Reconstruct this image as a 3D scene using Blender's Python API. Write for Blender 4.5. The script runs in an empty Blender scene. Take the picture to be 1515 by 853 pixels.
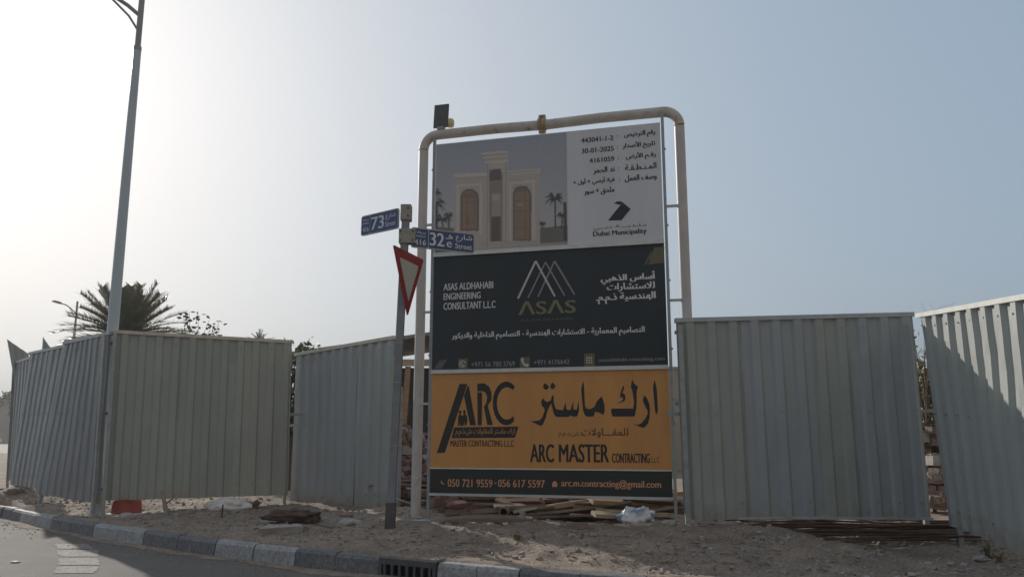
import bpy, bmesh, math, random
import numpy as np
from math import radians as R, sin, cos, tan, pi, hypot, atan2, sqrt
from mathutils import Vector, Matrix, noise

random.seed(7)
SC = bpy.context.scene
COL = SC.collection

# ------------------------------------------------------------------ camera
cam_d = bpy.data.cameras.new('camera')
cam = bpy.data.objects.new('camera', cam_d)
COL.objects.link(cam)
cam.location = (0, 0, 1.3)
cam.rotation_euler = (R(90 + 10.32), 0, 0)
cam_d.sensor_width = 36
cam_d.lens = 36 * 1200 / 1515
cam_d.clip_start = 0.05
cam_d.clip_end = 3000
SC.camera = cam

# ------------------------------------------------------------------ light
SUN_AZ = 37.0      # degrees left of the view axis
SUN_EL = 23.5
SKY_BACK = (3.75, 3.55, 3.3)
world = bpy.data.worlds.new('World')
SC.world = world
world.use_nodes = True
wn, wl = world.node_tree.nodes, world.node_tree.links
bg = wn['Background']
sky = wn.new('ShaderNodeTexSky')
sky.sky_type = 'NISHITA'
sky.sun_disc = False
sky.sun_elevation = R(SUN_EL)
sky.sun_rotation = R(-SUN_AZ)
sky.altitude = 0
sky.air_density = 1.0
sky.dust_density = 8.0
sky.ozone_density = 3.0
# hazy desert sky: soften the contrast between the glare round the sun and the blue side, channel by channel
sep = wn.new('ShaderNodeSeparateColor'); com = wn.new('ShaderNodeCombineColor')
wl.new(sky.outputs['Color'], sep.inputs[0])
for i_, (pw, gain) in enumerate(((0.337, 2.73), (0.289, 3.34), (0.253, 3.96))):
    p_ = wn.new('ShaderNodeMath'); p_.operation = 'POWER'; p_.inputs[1].default_value = pw
    g_ = wn.new('ShaderNodeMath'); g_.operation = 'MULTIPLY'; g_.inputs[1].default_value = gain
    wl.new(sep.outputs[i_], p_.inputs[0]); wl.new(p_.outputs[0], g_.inputs[0]); wl.new(g_.outputs[0], com.inputs[i_])

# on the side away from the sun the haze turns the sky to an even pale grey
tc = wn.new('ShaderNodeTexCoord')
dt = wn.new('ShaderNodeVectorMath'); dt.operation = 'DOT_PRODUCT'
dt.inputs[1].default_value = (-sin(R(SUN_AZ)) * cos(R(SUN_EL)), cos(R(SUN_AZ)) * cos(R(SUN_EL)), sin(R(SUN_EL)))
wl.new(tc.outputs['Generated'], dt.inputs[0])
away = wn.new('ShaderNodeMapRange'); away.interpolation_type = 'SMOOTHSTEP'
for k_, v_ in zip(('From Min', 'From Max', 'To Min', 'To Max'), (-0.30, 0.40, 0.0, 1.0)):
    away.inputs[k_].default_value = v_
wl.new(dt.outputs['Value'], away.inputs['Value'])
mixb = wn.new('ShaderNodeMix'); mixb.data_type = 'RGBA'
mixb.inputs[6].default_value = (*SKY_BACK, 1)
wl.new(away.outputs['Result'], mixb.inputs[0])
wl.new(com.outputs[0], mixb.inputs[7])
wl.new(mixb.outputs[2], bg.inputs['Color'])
bg.inputs['Strength'].default_value = 0.10

sun_d = bpy.data.lights.new('sun', 'SUN')
sun_d.energy = 3.4
sun_d.angle = R(0.7)
sun_d.color = (1.0, 0.93, 0.84)
sun = bpy.data.objects.new('sun', sun_d)
COL.objects.link(sun)
sdir = Vector((-sin(R(SUN_AZ)) * cos(R(SUN_EL)), cos(R(SUN_AZ)) * cos(R(SUN_EL)), sin(R(SUN_EL))))
sun.rotation_euler = sdir.to_track_quat('Z', 'Y').to_euler()
sun.location = sdir * 50

vs = SC.view_settings
SC.display_settings.display_device = 'sRGB'
vs.view_transform = 'Standard'
vs.look = 'None'
vs.exposure = 0.0
vs.gamma = 1.0
vs.use_curve_mapping = False

# ------------------------------------------------------------------ materials
def mat(name, col, rough=0.7, metal=0.0, var=0.0, vscale=3.0, col2=None, bump=0.0, bscale=30.0,
        stretch=None, thresh=None, col3=None, scale3=2.0, th3=(0.55, 0.7), spec=0.5, coords='Position'):
    """Principled material; colour wanders between col and col2 by fractal noise, optional patches of col3."""
    m = bpy.data.materials.new(name)
    m.use_nodes = True
    n, l = m.node_tree.nodes, m.node_tree.links
    b = n['Principled BSDF']
    b.inputs['Roughness'].default_value = rough
    b.inputs['Metallic'].default_value = metal
    b.inputs['Specular IOR Level'].default_value = spec
    b.inputs['Base Color'].default_value = (*col, 1)
    if coords == 'Position':
        g = n.new('ShaderNodeNewGeometry'); src = g.outputs['Position']
    else:
        g = n.new('ShaderNodeTexCoord'); src = g.outputs['Object']
    mp = n.new('ShaderNodeMapping')
    l.new(src, mp.inputs['Vector'])
    if stretch:
        mp.inputs['Scale'].default_value = stretch
    out = None
    if col2 is None and var:
        col2 = tuple(c * (1 - var) for c in col)
        col = tuple(min(1, c * (1 + var)) for c in col)
    if col2 is not None:
        t = n.new('ShaderNodeTexNoise')
        t.inputs['Scale'].default_value = vscale
        t.inputs['Detail'].default_value = 7
        t.inputs['Roughness'].default_value = 0.62
        l.new(mp.outputs['Vector'], t.inputs['Vector'])
        r = n.new('ShaderNodeValToRGB')
        lo, hi = thresh or (0.32, 0.68)
        r.color_ramp.elements[0].position = lo
        r.color_ramp.elements[1].position = hi
        r.color_ramp.elements[0].color = (*col, 1)
        r.color_ramp.elements[1].color = (*col2, 1)
        l.new(t.outputs['Fac'], r.inputs['Fac'])
        out = r.outputs['Color']
    if col3 is not None:
        t = n.new('ShaderNodeTexNoise')
        t.inputs['Scale'].default_value = scale3
        t.inputs['Detail'].default_value = 9
        t.inputs['Roughness'].default_value = 0.7
        mp3 = n.new('ShaderNodeMapping')
        mp3.inputs['Location'].default_value = (3.7, 1.3, 9.1)
        l.new(src, mp3.inputs['Vector'])
        l.new(mp3.outputs['Vector'], t.inputs['Vector'])
        r = n.new('ShaderNodeMapRange')
        r.inputs['From Min'].default_value, r.inputs['From Max'].default_value = th3
        l.new(t.outputs['Fac'], r.inputs['Value'])
        mx = n.new('ShaderNodeMix'); mx.data_type = 'RGBA'
        l.new(r.outputs['Result'], mx.inputs[0])
        if out is not None:
            l.new(out, mx.inputs[6])
        else:
            mx.inputs[6].default_value = (*col, 1)
        mx.inputs[7].default_value = (*col3, 1)
        out = mx.outputs[2]
    if out is not None:
        l.new(out, b.inputs['Base Color'])
    if bump:
        t = n.new('ShaderNodeTexNoise')
        t.inputs['Scale'].default_value = bscale
        t.inputs['Detail'].default_value = 8
        t.inputs['Roughness'].default_value = 0.65
        l.new(mp.outputs['Vector'], t.inputs['Vector'])
        bp = n.new('ShaderNodeBump')
        bp.inputs['Strength'].default_value = bump
        bp.inputs['Distance'].default_value = 0.02
        l.new(t.outputs['Fac'], bp.inputs['Height'])
        l.new(bp.outputs['Normal'], b.inputs['Normal'])
    return m


M = {}
def add_mud(m, zlo=.35, zhi=.85, col=(.27, .215, .165)):
    """splashed mud on the lower part of the hoarding: ragged patches, thicker near the bottom edge"""
    n, l = m.node_tree.nodes, m.node_tree.links
    b = n['Principled BSDF']
    old = b.inputs['Base Color'].links[0].from_socket
    g = n.new('ShaderNodeNewGeometry'); s = n.new('ShaderNodeSeparateXYZ'); l.new(g.outputs['Position'], s.inputs[0])
    r = n.new('ShaderNodeMapRange'); l.new(s.outputs['Z'], r.inputs['Value'])
    r.inputs['From Min'].default_value, r.inputs['From Max'].default_value = zlo, zhi
    r.inputs['To Min'].default_value, r.inputs['To Max'].default_value = .20, -.25
    t = n.new('ShaderNodeTexNoise'); t.inputs['Scale'].default_value = 7; t.inputs['Detail'].default_value = 9; t.inputs['Roughness'].default_value = .75
    l.new(g.outputs['Position'], t.inputs['Vector'])
    a = n.new('ShaderNodeMath'); a.operation = 'ADD'; l.new(r.outputs['Result'], a.inputs[0]); l.new(t.outputs['Fac'], a.inputs[1])
    k = n.new('ShaderNodeMapRange'); l.new(a.outputs[0], k.inputs['Value'])
    k.inputs['From Min'].default_value, k.inputs['From Max'].default_value = .56, .80
    k.inputs['To Min'].default_value, k.inputs['To Max'].default_value = 0, .7
    x = n.new('ShaderNodeMix'); x.data_type = 'RGBA'
    l.new(k.outputs['Result'], x.inputs[0]); l.new(old, x.inputs[6]); x.inputs[7].default_value = (*col, 1)
    l.new(x.outputs[2], b.inputs['Base Color'])

def add_speckle(m, scale=260, dark=.55, light=1.5):
    n, l = m.node_tree.nodes, m.node_tree.links
    b = n['Principled BSDF']
    old = b.inputs['Base Color'].links[0].from_socket
    g = n.new('ShaderNodeNewGeometry')
    t = n.new('ShaderNodeTexNoise'); t.inputs['Scale'].default_value = scale; t.inputs['Detail'].default_value = 3
    l.new(g.outputs['Position'], t.inputs['Vector'])
    k = n.new('ShaderNodeMapRange'); l.new(t.outputs['Fac'], k.inputs['Value'])
    k.inputs['From Min'].default_value, k.inputs['From Max'].default_value = .3, .7
    k.inputs['To Min'].default_value, k.inputs['To Max'].default_value = dark, light
    x = n.new('ShaderNodeVectorMath'); x.operation = 'SCALE'
    l.new(old, x.inputs[0]); l.new(k.outputs['Result'], x.inputs['Scale'])
    l.new(x.outputs[0], b.inputs['Base Color'])

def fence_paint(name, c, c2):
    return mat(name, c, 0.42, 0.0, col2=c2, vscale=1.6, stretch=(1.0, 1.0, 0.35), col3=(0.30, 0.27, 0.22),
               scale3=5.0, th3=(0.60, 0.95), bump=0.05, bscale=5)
M['sheet_green'] = fence_paint('sheet_paint_green_grey', (0.325, 0.36, 0.342), (0.28, 0.31, 0.295))
M['sheet_blue'] = fence_paint('sheet_paint_blue_grey', (0.34, 0.37, 0.395), (0.29, 0.32, 0.34))
M['sheet_green2'] = fence_paint('sheet_paint_green_grey_pale', (0.35, 0.38, 0.355), (0.30, 0.33, 0.31))
M['sheet_shaded'] = fence_paint('sheet_paint_shaded', (0.225, 0.243, 0.258), (0.19, 0.205, 0.218))  # same hoarding paint, shade of the receding left run put into the colour
M['sheet_sun'] = fence_paint('sheet_paint_sunlit', (0.385, 0.405, 0.385), (0.33, 0.35, 0.335))  # same hoarding paint, colour lightened to strengthen the sunlight on the right panel
M['sheet_mid'] = fence_paint('sheet_paint_grey', (0.34, 0.37, 0.37), (0.29, 0.32, 0.325))
M['trim_cream'] = mat('trim_cream', (0.62, 0.58, 0.50), 0.5, col2=(0.45, 0.42, 0.36), vscale=9)
M['trim_grey'] = mat('trim_grey', (0.42, 0.45, 0.48), 0.45, col2=(0.33, 0.36, 0.38), vscale=9)
M['trim_white'] = mat('trim_white', (0.68, 0.68, 0.65), 0.45, col2=(0.55, 0.55, 0.52), vscale=9)
M['galv'] = mat('galvanised_steel', (0.34, 0.37, 0.38), 0.45, 0.35, col2=(0.25, 0.27, 0.28), vscale=12)
M['post_grey'] = mat('post_paint', (0.30, 0.33, 0.35), 0.5, col2=(0.23, 0.25, 0.27), vscale=10)
M['lamp_pole'] = mat('lamp_pole_steel', (0.42, 0.50, 0.55), 0.4, 0.15, col2=(0.36, 0.43, 0.48), vscale=4, stretch=(1, 1, .2))
M['lamp_top'] = mat('lamp_arm_steel', (0.27, 0.27, 0.29), 0.5, 0.1, var=.15)
M['sign_post'] = mat('sign_post_steel', (0.22, 0.25, 0.29), 0.5, 0.2, col2=(0.17, 0.19, 0.22), vscale=7)
M['sleeve'] = mat('dark_sleeve', (0.055, 0.062, 0.072), 0.6, col2=(0.09, 0.09, 0.09), vscale=12)
M['pipe_white'] = mat('pipe_white_paint', (0.50, 0.48, 0.46), 0.5, col2=(0.42, 0.40, 0.385), vscale=5, col3=(0.22, 0.15, 0.10), scale3=7, th3=(0.66, 0.80))
M['pipe_rust'] = mat('pipe_paint_rusting', (0.52, 0.49, 0.45), 0.6, col2=(0.43, 0.39, 0.34), vscale=5, col3=(0.21, 0.14, 0.095), scale3=6, th3=(0.54, 0.70))
M['coupler'] = mat('coupler_brass_paint', (0.34, 0.26, 0.13), 0.5, var=.25, vscale=30)
M['solar'] = mat('solar_cell', (0.015, 0.016, 0.02), 0.25, col2=(0.03, 0.028, 0.03), vscale=14)
M['lampglass'] = mat('yellowed_lamp_plastic', (0.55, 0.50, 0.26), 0.4)
M['ink'] = mat('ink_dark', (0.02, 0.022, 0.035), 0.6)
M['grey'] = mat('ink_grey', (0.12, 0.12, 0.14), 0.6)
M['board_white'] = mat('print_white', (0.56, 0.565, 0.60), 0.5, var=.06, vscale=3, stretch=(1, 1, .25), bump=.10, bscale=2.5)
M['board_navy'] = mat('print_charcoal', (0.017, 0.027, 0.034), 0.6, var=.14, vscale=3, stretch=(1, 1, .3), bump=.10, bscale=2.5)
M['board_orange'] = mat('print_orange', (0.55, 0.262, 0.075), 0.45, var=.10, vscale=3, stretch=(1, 1, .3), bump=.10, bscale=2.5)
M['board_black'] = mat('print_black', (0.015, 0.021, 0.022), 0.5)
M['white'] = mat('ink_white', (0.66, 0.67, 0.70), 0.6)
M['pale'] = mat('ink_pale', (0.26, 0.27, 0.29), 0.6)
M['gold'] = mat('ink_gold', (0.20, 0.185, 0.10), 0.55)
M['dim'] = mat('ink_dim', (0.10, 0.105, 0.10), 0.6)
M['midgrey'] = mat('ink_midgrey', (0.26, 0.26, 0.25), 0.6)
M['brightgrey'] = mat('ink_brightgrey', (0.50, 0.50, 0.50), 0.6)
M['olive'] = mat('ink_olive', (0.135, 0.125, 0.07), 0.6)
M['black'] = mat('ink_black', (0.014, 0.016, 0.018), 0.6)
M['brown'] = mat('ink_brown_black', (0.05, 0.035, 0.025), 0.6)
M['orangeink'] = mat('ink_orange', (0.48, 0.225, 0.07), 0.55)
M['peach'] = mat('ink_peach', (0.62, 0.31, 0.17), 0.55)
M['board_edge'] = mat('board_edge_aluminium', (0.50, 0.52, 0.53), 0.35, 0.5, var=.1, vscale=8)
M['plate_blue'] = mat('plate_blue', (0.028, 0.055, 0.175), 0.4, var=.1)
M['plate_grey'] = mat('plate_back', (0.36, 0.38, 0.38), 0.45, var=.1)
M['plate_white'] = mat('plate_lettering', (0.62, 0.65, 0.68), 0.5)
M['yield_red'] = mat('sign_red', (0.30, 0.028, 0.030), 0.4, var=.12)
M['yield_white'] = mat('sign_white', (0.50, 0.50, 0.46), 0.45, var=.06)
M['clamp'] = mat('clamp_steel', (0.29, 0.28, 0.25), 0.5, 0.1, var=.15, vscale=20)
M['kerb_dark'] = mat('kerb_black_paint', (0.105, 0.112, 0.125), 0.7, col2=(0.15, 0.15, 0.155), vscale=6, col3=(0.30, 0.27, 0.24), scale3=9, th3=(0.55, 0.85), bump=.35, bscale=35)
M['kerb_light'] = mat('kerb_white_paint_worn', (0.34, 0.35, 0.36), 0.75, col2=(0.25, 0.255, 0.265), vscale=6, col3=(0.16, 0.155, 0.15), scale3=8, th3=(0.58, 0.75), bump=.35, bscale=35)
M['asphalt'] = mat('asphalt', (0.115, 0.108, 0.101), 0.85, col2=(0.150, 0.136, 0.122), vscale=1.3, col3=(0.24, 0.21, 0.175), scale3=2.2, th3=(0.55, 0.85), bump=.5, bscale=120)
M['road_paint'] = mat('road_paint_worn', (0.30, 0.29, 0.27), 0.85, col2=(0.23, 0.215, 0.20), vscale=7, col3=(0.14, 0.128, 0.115), scale3=16, th3=(0.46, 0.62), bump=.3, bscale=90)
M['dirt'] = mat('dirt', (0.200, 0.162, 0.132), 0.95, col2=(0.280, 0.225, 0.178), vscale=3.2, thresh=(.38, .60), col3=(0.35, 0.265, 0.195), scale3=1.3, th3=(0.54, 0.68), bump=1.0, bscale=24)
M['sand'] = mat('sandy_ground', (0.44, 0.39, 0.33), 0.95, col2=(0.36, 0.32, 0.28), vscale=.4, bump=.3, bscale=8)
M['stone'] = mat('stone', (0.36, 0.32, 0.29), 0.9, col2=(0.22, 0.20, 0.19), vscale=9, bump=.5)
M['pinkstone'] = mat('pinkish_rubble', (0.30, 0.215, 0.185), 0.95, col2=(0.175, 0.135, 0.12), vscale=7, bump=.6)
M['concrete'] = mat('concrete_lump', (0.40, 0.38, 0.36), 0.9, col2=(0.28, 0.265, 0.25), vscale=6, bump=.6)
M['wood_grey'] = mat('weathered_wood', (0.26, 0.205, 0.165), 0.85, col2=(0.16, 0.12, 0.095), vscale=4, stretch=(.6, 6, 6), bump=.4, coords='Object')
M['wood_tan'] = mat('tan_wood', (0.42, 0.28, 0.165), 0.8, col2=(0.28, 0.18, 0.105), vscale=4, stretch=(.6, 6, 6), bump=.4, coords='Object')
M['wood_red'] = mat('reddish_wood', (0.22, 0.115, 0.085), 0.8, col2=(0.13, 0.075, 0.06), vscale=4, stretch=(.6, 6, 6), bump=.4, coords='Object')
M['wood_pale'] = mat('pale_wood', (0.50, 0.40, 0.30), 0.8, col2=(0.36, 0.28, 0.20), vscale=4, stretch=(.6, 6, 6), bump=.4, coords='Object')
M['rebar'] = mat('rusty_rebar', (0.075, 0.055, 0.045), 0.8, 0.2, col2=(0.13, 0.085, 0.06), vscale=10, bump=.3, bscale=90)
M['red_plastic'] = mat('red_plastic', (0.36, 0.068, 0.052), 0.6, col2=(0.27, 0.075, 0.06), vscale=9)
M['white_plastic'] = mat('white_plastic', (0.62, 0.60, 0.57), 0.6, col2=(0.5, 0.47, 0.44), vscale=9)
M['sack_white'] = mat('white_sack', (0.70, 0.69, 0.67), 0.6, col2=(0.55, 0.53, 0.50), vscale=8)
M['sack_blue'] = mat('blue_white_sack', (0.62, 0.63, 0.64), 0.6, col2=(0.20, 0.29, 0.40), vscale=5, thresh=(.5, .58))
M['cloth_dark'] = mat('dark_brown_cloth', (0.055, 0.035, 0.03), 0.9, col2=(0.12, 0.08, 0.065), vscale=10)
M['hose'] = mat('black_hose', (0.03, 0.028, 0.027), 0.6)
M['stick'] = mat('dry_stick', (0.26, 0.20, 0.14), 0.9, var=.2, vscale=12)
M['hut'] = mat('hut_dark_board', (0.085, 0.075, 0.068), 0.85, col2=(0.05, 0.045, 0.04), vscale=5, stretch=(5, 5, .5))
M['hut_roof'] = mat('hut_roof_sheet', (0.22, 0.22, 0.225), 0.6, var=.2, vscale=3)
M['wall_tan'] = mat('tan_render', (0.38, 0.34, 0.28), 0.9, col2=(0.32, 0.28, 0.23), vscale=1.2)
M['wall_grey'] = mat('grey_render', (0.30, 0.295, 0.285), 0.9, col2=(0.25, 0.245, 0.24), vscale=.4)
M['glass_dark'] = mat('dark_glass', (0.03, 0.035, 0.04), 0.15)
M['car_white'] = mat('car_white_paint', (0.72, 0.72, 0.72), 0.25)
M['rubber'] = mat('rubber', (0.02, 0.02, 0.02), 0.8)
M['chrome'] = mat('wheel_metal', (0.5, 0.5, 0.5), 0.3, 0.8)
M['redlamp'] = mat('tail_lamp_plastic', (0.4, 0.02, 0.02), 0.3)
M['bark'] = mat('bark', (0.17, 0.125, 0.09), 0.95, col2=(0.10, 0.075, 0.055), vscale=9, bump=.8)
M['palm_leaf'] = mat('palm_leaf', (0.10, 0.125, 0.06), 0.45, col2=(0.16, 0.165, 0.095), vscale=1.7)
M['leaf'] = mat('leaf', (0.075, 0.10, 0.045), 0.6, col2=(0.13, 0.14, 0.07), vscale=4)
M['leaf_olive'] = mat('leaf_olive', (0.12, 0.115, 0.035), 0.6, col2=(0.17, 0.16, 0.06), vscale=4)
M['hollow'] = mat('hollow_shade', (0.008, 0.008, 0.008), 0.95)
M['wire'] = mat('tie_wire', (0.65, 0.66, 0.68), 0.4, 0.3)
M['green_net'] = mat('green_net', (0.05, 0.16, 0.08), 0.8, var=.3, vscale=14)


for k_ in ('sheet_green2', 'sheet_green', 'sheet_blue', 'sheet_mid', 'sheet_shaded', 'sheet_sun'): add_mud(M[k_])
add_speckle(M['asphalt'], 70, .55, 1.45); add_speckle(M['road_paint'], 70, .6, 1.35)
add_speckle(M['dirt'], 45, .62, 1.38)
add_speckle(M['kerb_light'], 30, .72, 1.28); add_speckle(M['kerb_dark'], 30, .7, 1.35)

# ------------------------------------------------------------------ mesh builder
class MB:
    def __init__(s):
        s.v, s.f, s.mi, s.sm = [], [], [], []

    def add(s, vs_, fs_, mi=0, smooth=False):
        o = len(s.v)
        s.v += [tuple(p) for p in vs_]
        for f in fs_:
            s.f.append(tuple(i + o for i in f)); s.mi.append(mi); s.sm.append(smooth)
        return s

    def box(s, c, d, rz=0.0, rx=0.0, ry=0.0, mi=0, jitter=0.0):
        m = Matrix.Translation(c) @ Matrix.Rotation(rz, 4, 'Z') @ Matrix.Rotation(ry, 4, 'Y') @ Matrix.Rotation(rx, 4, 'X')
        x, y, z = d[0] / 2, d[1] / 2, d[2] / 2
        p = [Vector((sx * x, sy * y, sz * z)) for sx in (-1, 1) for sy in (-1, 1) for sz in (-1, 1)]
        if jitter:
            p = [q + Vector((random.uniform(-1, 1), random.uniform(-1, 1), random.uniform(-1, 1))) * jitter for q in p]
        p = [m @ q for q in p]
        return s.add(p, [(0, 1, 3, 2), (4, 6, 7, 5), (0, 4, 5, 1), (2, 3, 7, 6), (0, 2, 6, 4), (1, 5, 7, 3)], mi)

    def tube(s, pts, r, n=10, mi=0, cap=True, smooth=True, hollow=False):
        pts = [Vector(p) for p in pts]
        rr = r if isinstance(r, (list, tuple)) else [r] * len(pts)
        rings = []
        t0 = (pts[1] - pts[0]).normalized()
        ref = Vector((0, 0, 1)) if abs(t0.z) < .9 else Vector((1, 0, 0))
        a = t0.cross(ref).normalized()
        for i, p in enumerate(pts):
            t = (pts[min(i + 1, len(pts) - 1)] - pts[max(i - 1, 0)]).normalized()
            a = (a - t * a.dot(t)).normalized()
            b = t.cross(a)
            rings.append([p + (a * cos(2 * pi * k / n) + b * sin(2 * pi * k / n)) * rr[i] for k in range(n)])
        vs_ = [q for ring in rings for q in ring]
        fs_ = []
        for i in range(len(pts) - 1):
            for k in range(n):
                k2 = (k + 1) % n
                fs_.append((i * n + k, i * n + k2, (i + 1) * n + k2, (i + 1) * n + k))
        s.add(vs_, fs_, mi, smooth)
        if cap:
            o = (len(pts) - 1) * n
            s.add(rings[0], [tuple(range(n))[::-1]], mi)
            s.add(rings[-1], [tuple(range(n))], mi)
        return s

    def prism(s, poly, y0, y1, mi=0):
        """polygon in (x, z), extruded from y0 (front) to y1"""
        n = len(poly)
        a = sum(poly[i][0] * poly[(i + 1) % n][1] - poly[(i + 1) % n][0] * poly[i][1] for i in range(n))
        if a < 0: poly = poly[::-1]
        vs_ = [(x, y0, z) for x, z in poly] + [(x, y1, z) for x, z in poly]
        fs_ = [tuple(range(n)), tuple(range(2 * n - 1, n - 1, -1))]
        fs_ += [(i, i + n, (i + 1) % n + n, (i + 1) % n) for i in range(n)]
        return s.add(vs_, fs_, mi)

    def lathe(s, prof, c=(0, 0, 0), n=24, mi=0, square=False):
        vs_, fs_ = [], []
        for r, z in prof:
            for k in range(n):
                a = 2 * pi * k / n
                vs_.append((c[0] + r * cos(a), c[1] + r * sin(a), c[2] + z))
        for i in range(len(prof) - 1):
            for k in range(n):
                k2 = (k + 1) % n
                fs_.append((i * n + k, i * n + k2, (i + 1) * n + k2, (i + 1) * n + k))
        return s.add(vs_, fs_, mi, True)

    def blob(s, c, d, amp=.25, freq=2.2, seed=0, sub=3, mi=0, flat=None, smooth=True):
        bm = bmesh.new()
        bmesh.ops.create_icosphere(bm, subdivisions=sub, radius=1)
        off = Vector((seed * 7.3, seed * 3.1, seed * 1.7))
        vs_ = []
        for v in bm.verts:
            k = 1 + amp * noise.fractal(v.co * freq + off, .9, 2.1, 4)
            p = Vector((v.co.x * d[0] * k, v.co.y * d[1] * k, v.co.z * d[2] * k))
            if flat is not None: p.z = max(p.z, flat)
            vs_.append(p + Vector(c))
        fs_ = [tuple(v.index for v in f.verts) for f in bm.faces]
        bm.free()
        return s.add(vs_, fs_, mi, smooth)

    def build(s, name, mats, parent=None, bevel=0.0, loc=None):
        me = bpy.data.meshes.new(name)
        me.from_pydata([tuple(p) for p in s.v], [], s.f)
        for m in (mats if isinstance(mats, (list, tuple)) else [mats]):
            me.materials.append(m)
        me.polygons.foreach_set('material_index', s.mi)
        me.polygons.foreach_set('use_smooth', s.sm)
        me.update()
        o = bpy.data.objects.new(name, me)
        COL.objects.link(o)
        if parent is not None: o.parent = parent
        if loc is not None: o.location = loc
        if bevel:
            b = o.modifiers.new('bevel', 'BEVEL'); b.width = bevel; b.segments = 2; b.limit_method = 'ANGLE'
        return o


def tag(o, label=None, cat=None, group=None, kind=None):
    if label: o['label'] = label
    if cat: o['category'] = cat
    if group: o['group'] = group
    if kind: o['kind'] = kind
    return o

def thing(name, loc, label, cat, rz=0.0, group=None):
    o = bpy.data.objects.new(name, None)
    o.empty_display_size = .2
    COL.objects.link(o)
    o.location = loc
    o.rotation_euler = (0, 0, rz)
    return tag(o, label, cat, group)

def copy_thing(o, loc=None, rot=None, scale=None, label=None):
    c = o.copy(); COL.objects.link(c)
    for ch in o.children:
        k = ch.copy(); COL.objects.link(k); k.parent = c
        for g in ch.children:
            q = g.copy(); COL.objects.link(q); q.parent = k
    if loc is not None: c.location = loc
    if rot is not None: c.rotation_euler = rot
    if scale is not None: c.scale = scale
    if label: c['label'] = label
    return c

# ------------------------------------------------------------------ lettering
AR = {  # letter: isolated, final, initial, medial
 'ا': (0xFE8D, 0xFE8E), 'أ': (0xFE83, 0xFE84), 'آ': (0xFE81, 0xFE82), 'ب': (0xFE8F, 0xFE90, 0xFE91, 0xFE92),
 'ة': (0xFE93, 0xFE94), 'ت': (0xFE95, 0xFE96, 0xFE97, 0xFE98), 'ج': (0xFE9D, 0xFE9E, 0xFE9F, 0xFEA0),
 'ح': (0xFEA1, 0xFEA2, 0xFEA3, 0xFEA4), 'خ': (0xFEA5, 0xFEA6, 0xFEA7, 0xFEA8), 'د': (0xFEA9, 0xFEAA),
 'ذ': (0xFEAB, 0xFEAC), 'ر': (0xFEAD, 0xFEAE), 'ز': (0xFEAF, 0xFEB0), 'س': (0xFEB1, 0xFEB2, 0xFEB3, 0xFEB4),
 'ش': (0xFEB5, 0xFEB6, 0xFEB7, 0xFEB8), 'ص': (0xFEB9, 0xFEBA, 0xFEBB, 0xFEBC), 'ض': (0xFEBD, 0xFEBE, 0xFEBF, 0xFEC0),
 'ط': (0xFEC1, 0xFEC2, 0xFEC3, 0xFEC4), 'ع': (0xFEC9, 0xFECA, 0xFECB, 0xFECC), 'ف': (0xFED1, 0xFED2, 0xFED3, 0xFED4),
 'ق': (0xFED5, 0xFED6, 0xFED7, 0xFED8), 'ك': (0xFED9, 0xFEDA, 0xFEDB, 0xFEDC), 'ل': (0xFEDD, 0xFEDE, 0xFEDF, 0xFEE0),
 'م': (0xFEE1, 0xFEE2, 0xFEE3, 0xFEE4), 'ن': (0xFEE5, 0xFEE6, 0xFEE7, 0xFEE8), 'ه': (0xFEE9, 0xFEEA, 0xFEEB, 0xFEEC),
 'و': (0xFEED, 0xFEEE), 'ي': (0xFEF1, 0xFEF2, 0xFEF3, 0xFEF4), 'ـ': (0x640, 0x640, 0x640, 0x640)}
LAMALEF = {'ا': (0xFEFB, 0xFEFC), 'أ': (0xFEF7, 0xFEF8), 'آ': (0xFEF5, 0xFEF6)}

def shape_arabic(t):
    if not any(ch in AR for ch in t): return t
    out, i, prev_joins = [], 0, False
    while i < len(t):
        ch = t[i]
        if ch not in AR:
            out.append(ch); prev_joins = False; i += 1; continue
        if ch == 'ل' and i + 1 < len(t) and t[i + 1] in LAMALEF:
            out.append(chr(LAMALEF[t[i + 1]][1 if prev_joins else 0])); prev_joins = False; i += 2; continue
        f = AR[ch]
        nxt = i + 1 < len(t) and t[i + 1] in AR and len(f) == 4
        k = (3 if nxt else 1) if prev_joins else (2 if nxt else 0)
        out.append(chr(f[k])); prev_joins = nxt; i += 1
    return ''.join(reversed(out))

def lettering(text, box, m, parent, weight=0.0, y=-.004, name='lettering'):
    """flat letters filling box = (x0, z0, x1, z1) on a board's face, facing -y"""
    cu = bpy.data.curves.new(name, 'FONT')
    cu.body = shape_arabic(text)
    cu.resolution_u = 3
    o = bpy.data.objects.new('tmp_text', cu)
    COL.objects.link(o)
    bpy.context.view_layer.update()
    me0 = bpy.data.meshes.new_from_object(o.evaluated_get(bpy.context.evaluated_depsgraph_get()))
    bpy.data.objects.remove(o); bpy.data.curves.remove(cu)
    vs_ = np.array([v.co[:] for v in me0.vertices])
    fs_ = [tuple(p.vertices) for p in me0.polygons]
    bpy.data.meshes.remove(me0)
    lo, hi = vs_.min(0), vs_.max(0)
    x0, z0, x1, z1 = box
    X = x0 + (vs_[:, 0] - lo[0]) / (hi[0] - lo[0]) * (x1 - x0)
    Z = z0 + (vs_[:, 1] - lo[1]) / (hi[1] - lo[1]) * (z1 - z0)
    mb = MB()
    # heavier strokes: the same letters laid again a hair to each side, each layer a little lower
    n_ = 0 if weight <= 0 else (1 if weight < .02 else 2)
    w = weight * (z1 - z0) * .75
    for k in range(-n_, n_ + 1):
        dx = w * k / max(n_, 1)
        mb.add([(a + dx * (1 - 2 * w / max(x1 - x0, 1e-6)), y + .0004 * abs(k) + (.0002 if k < 0 else 0), b) for a, b in zip(X, Z)], fs_)
    return mb.build(name, m, parent)

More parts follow.
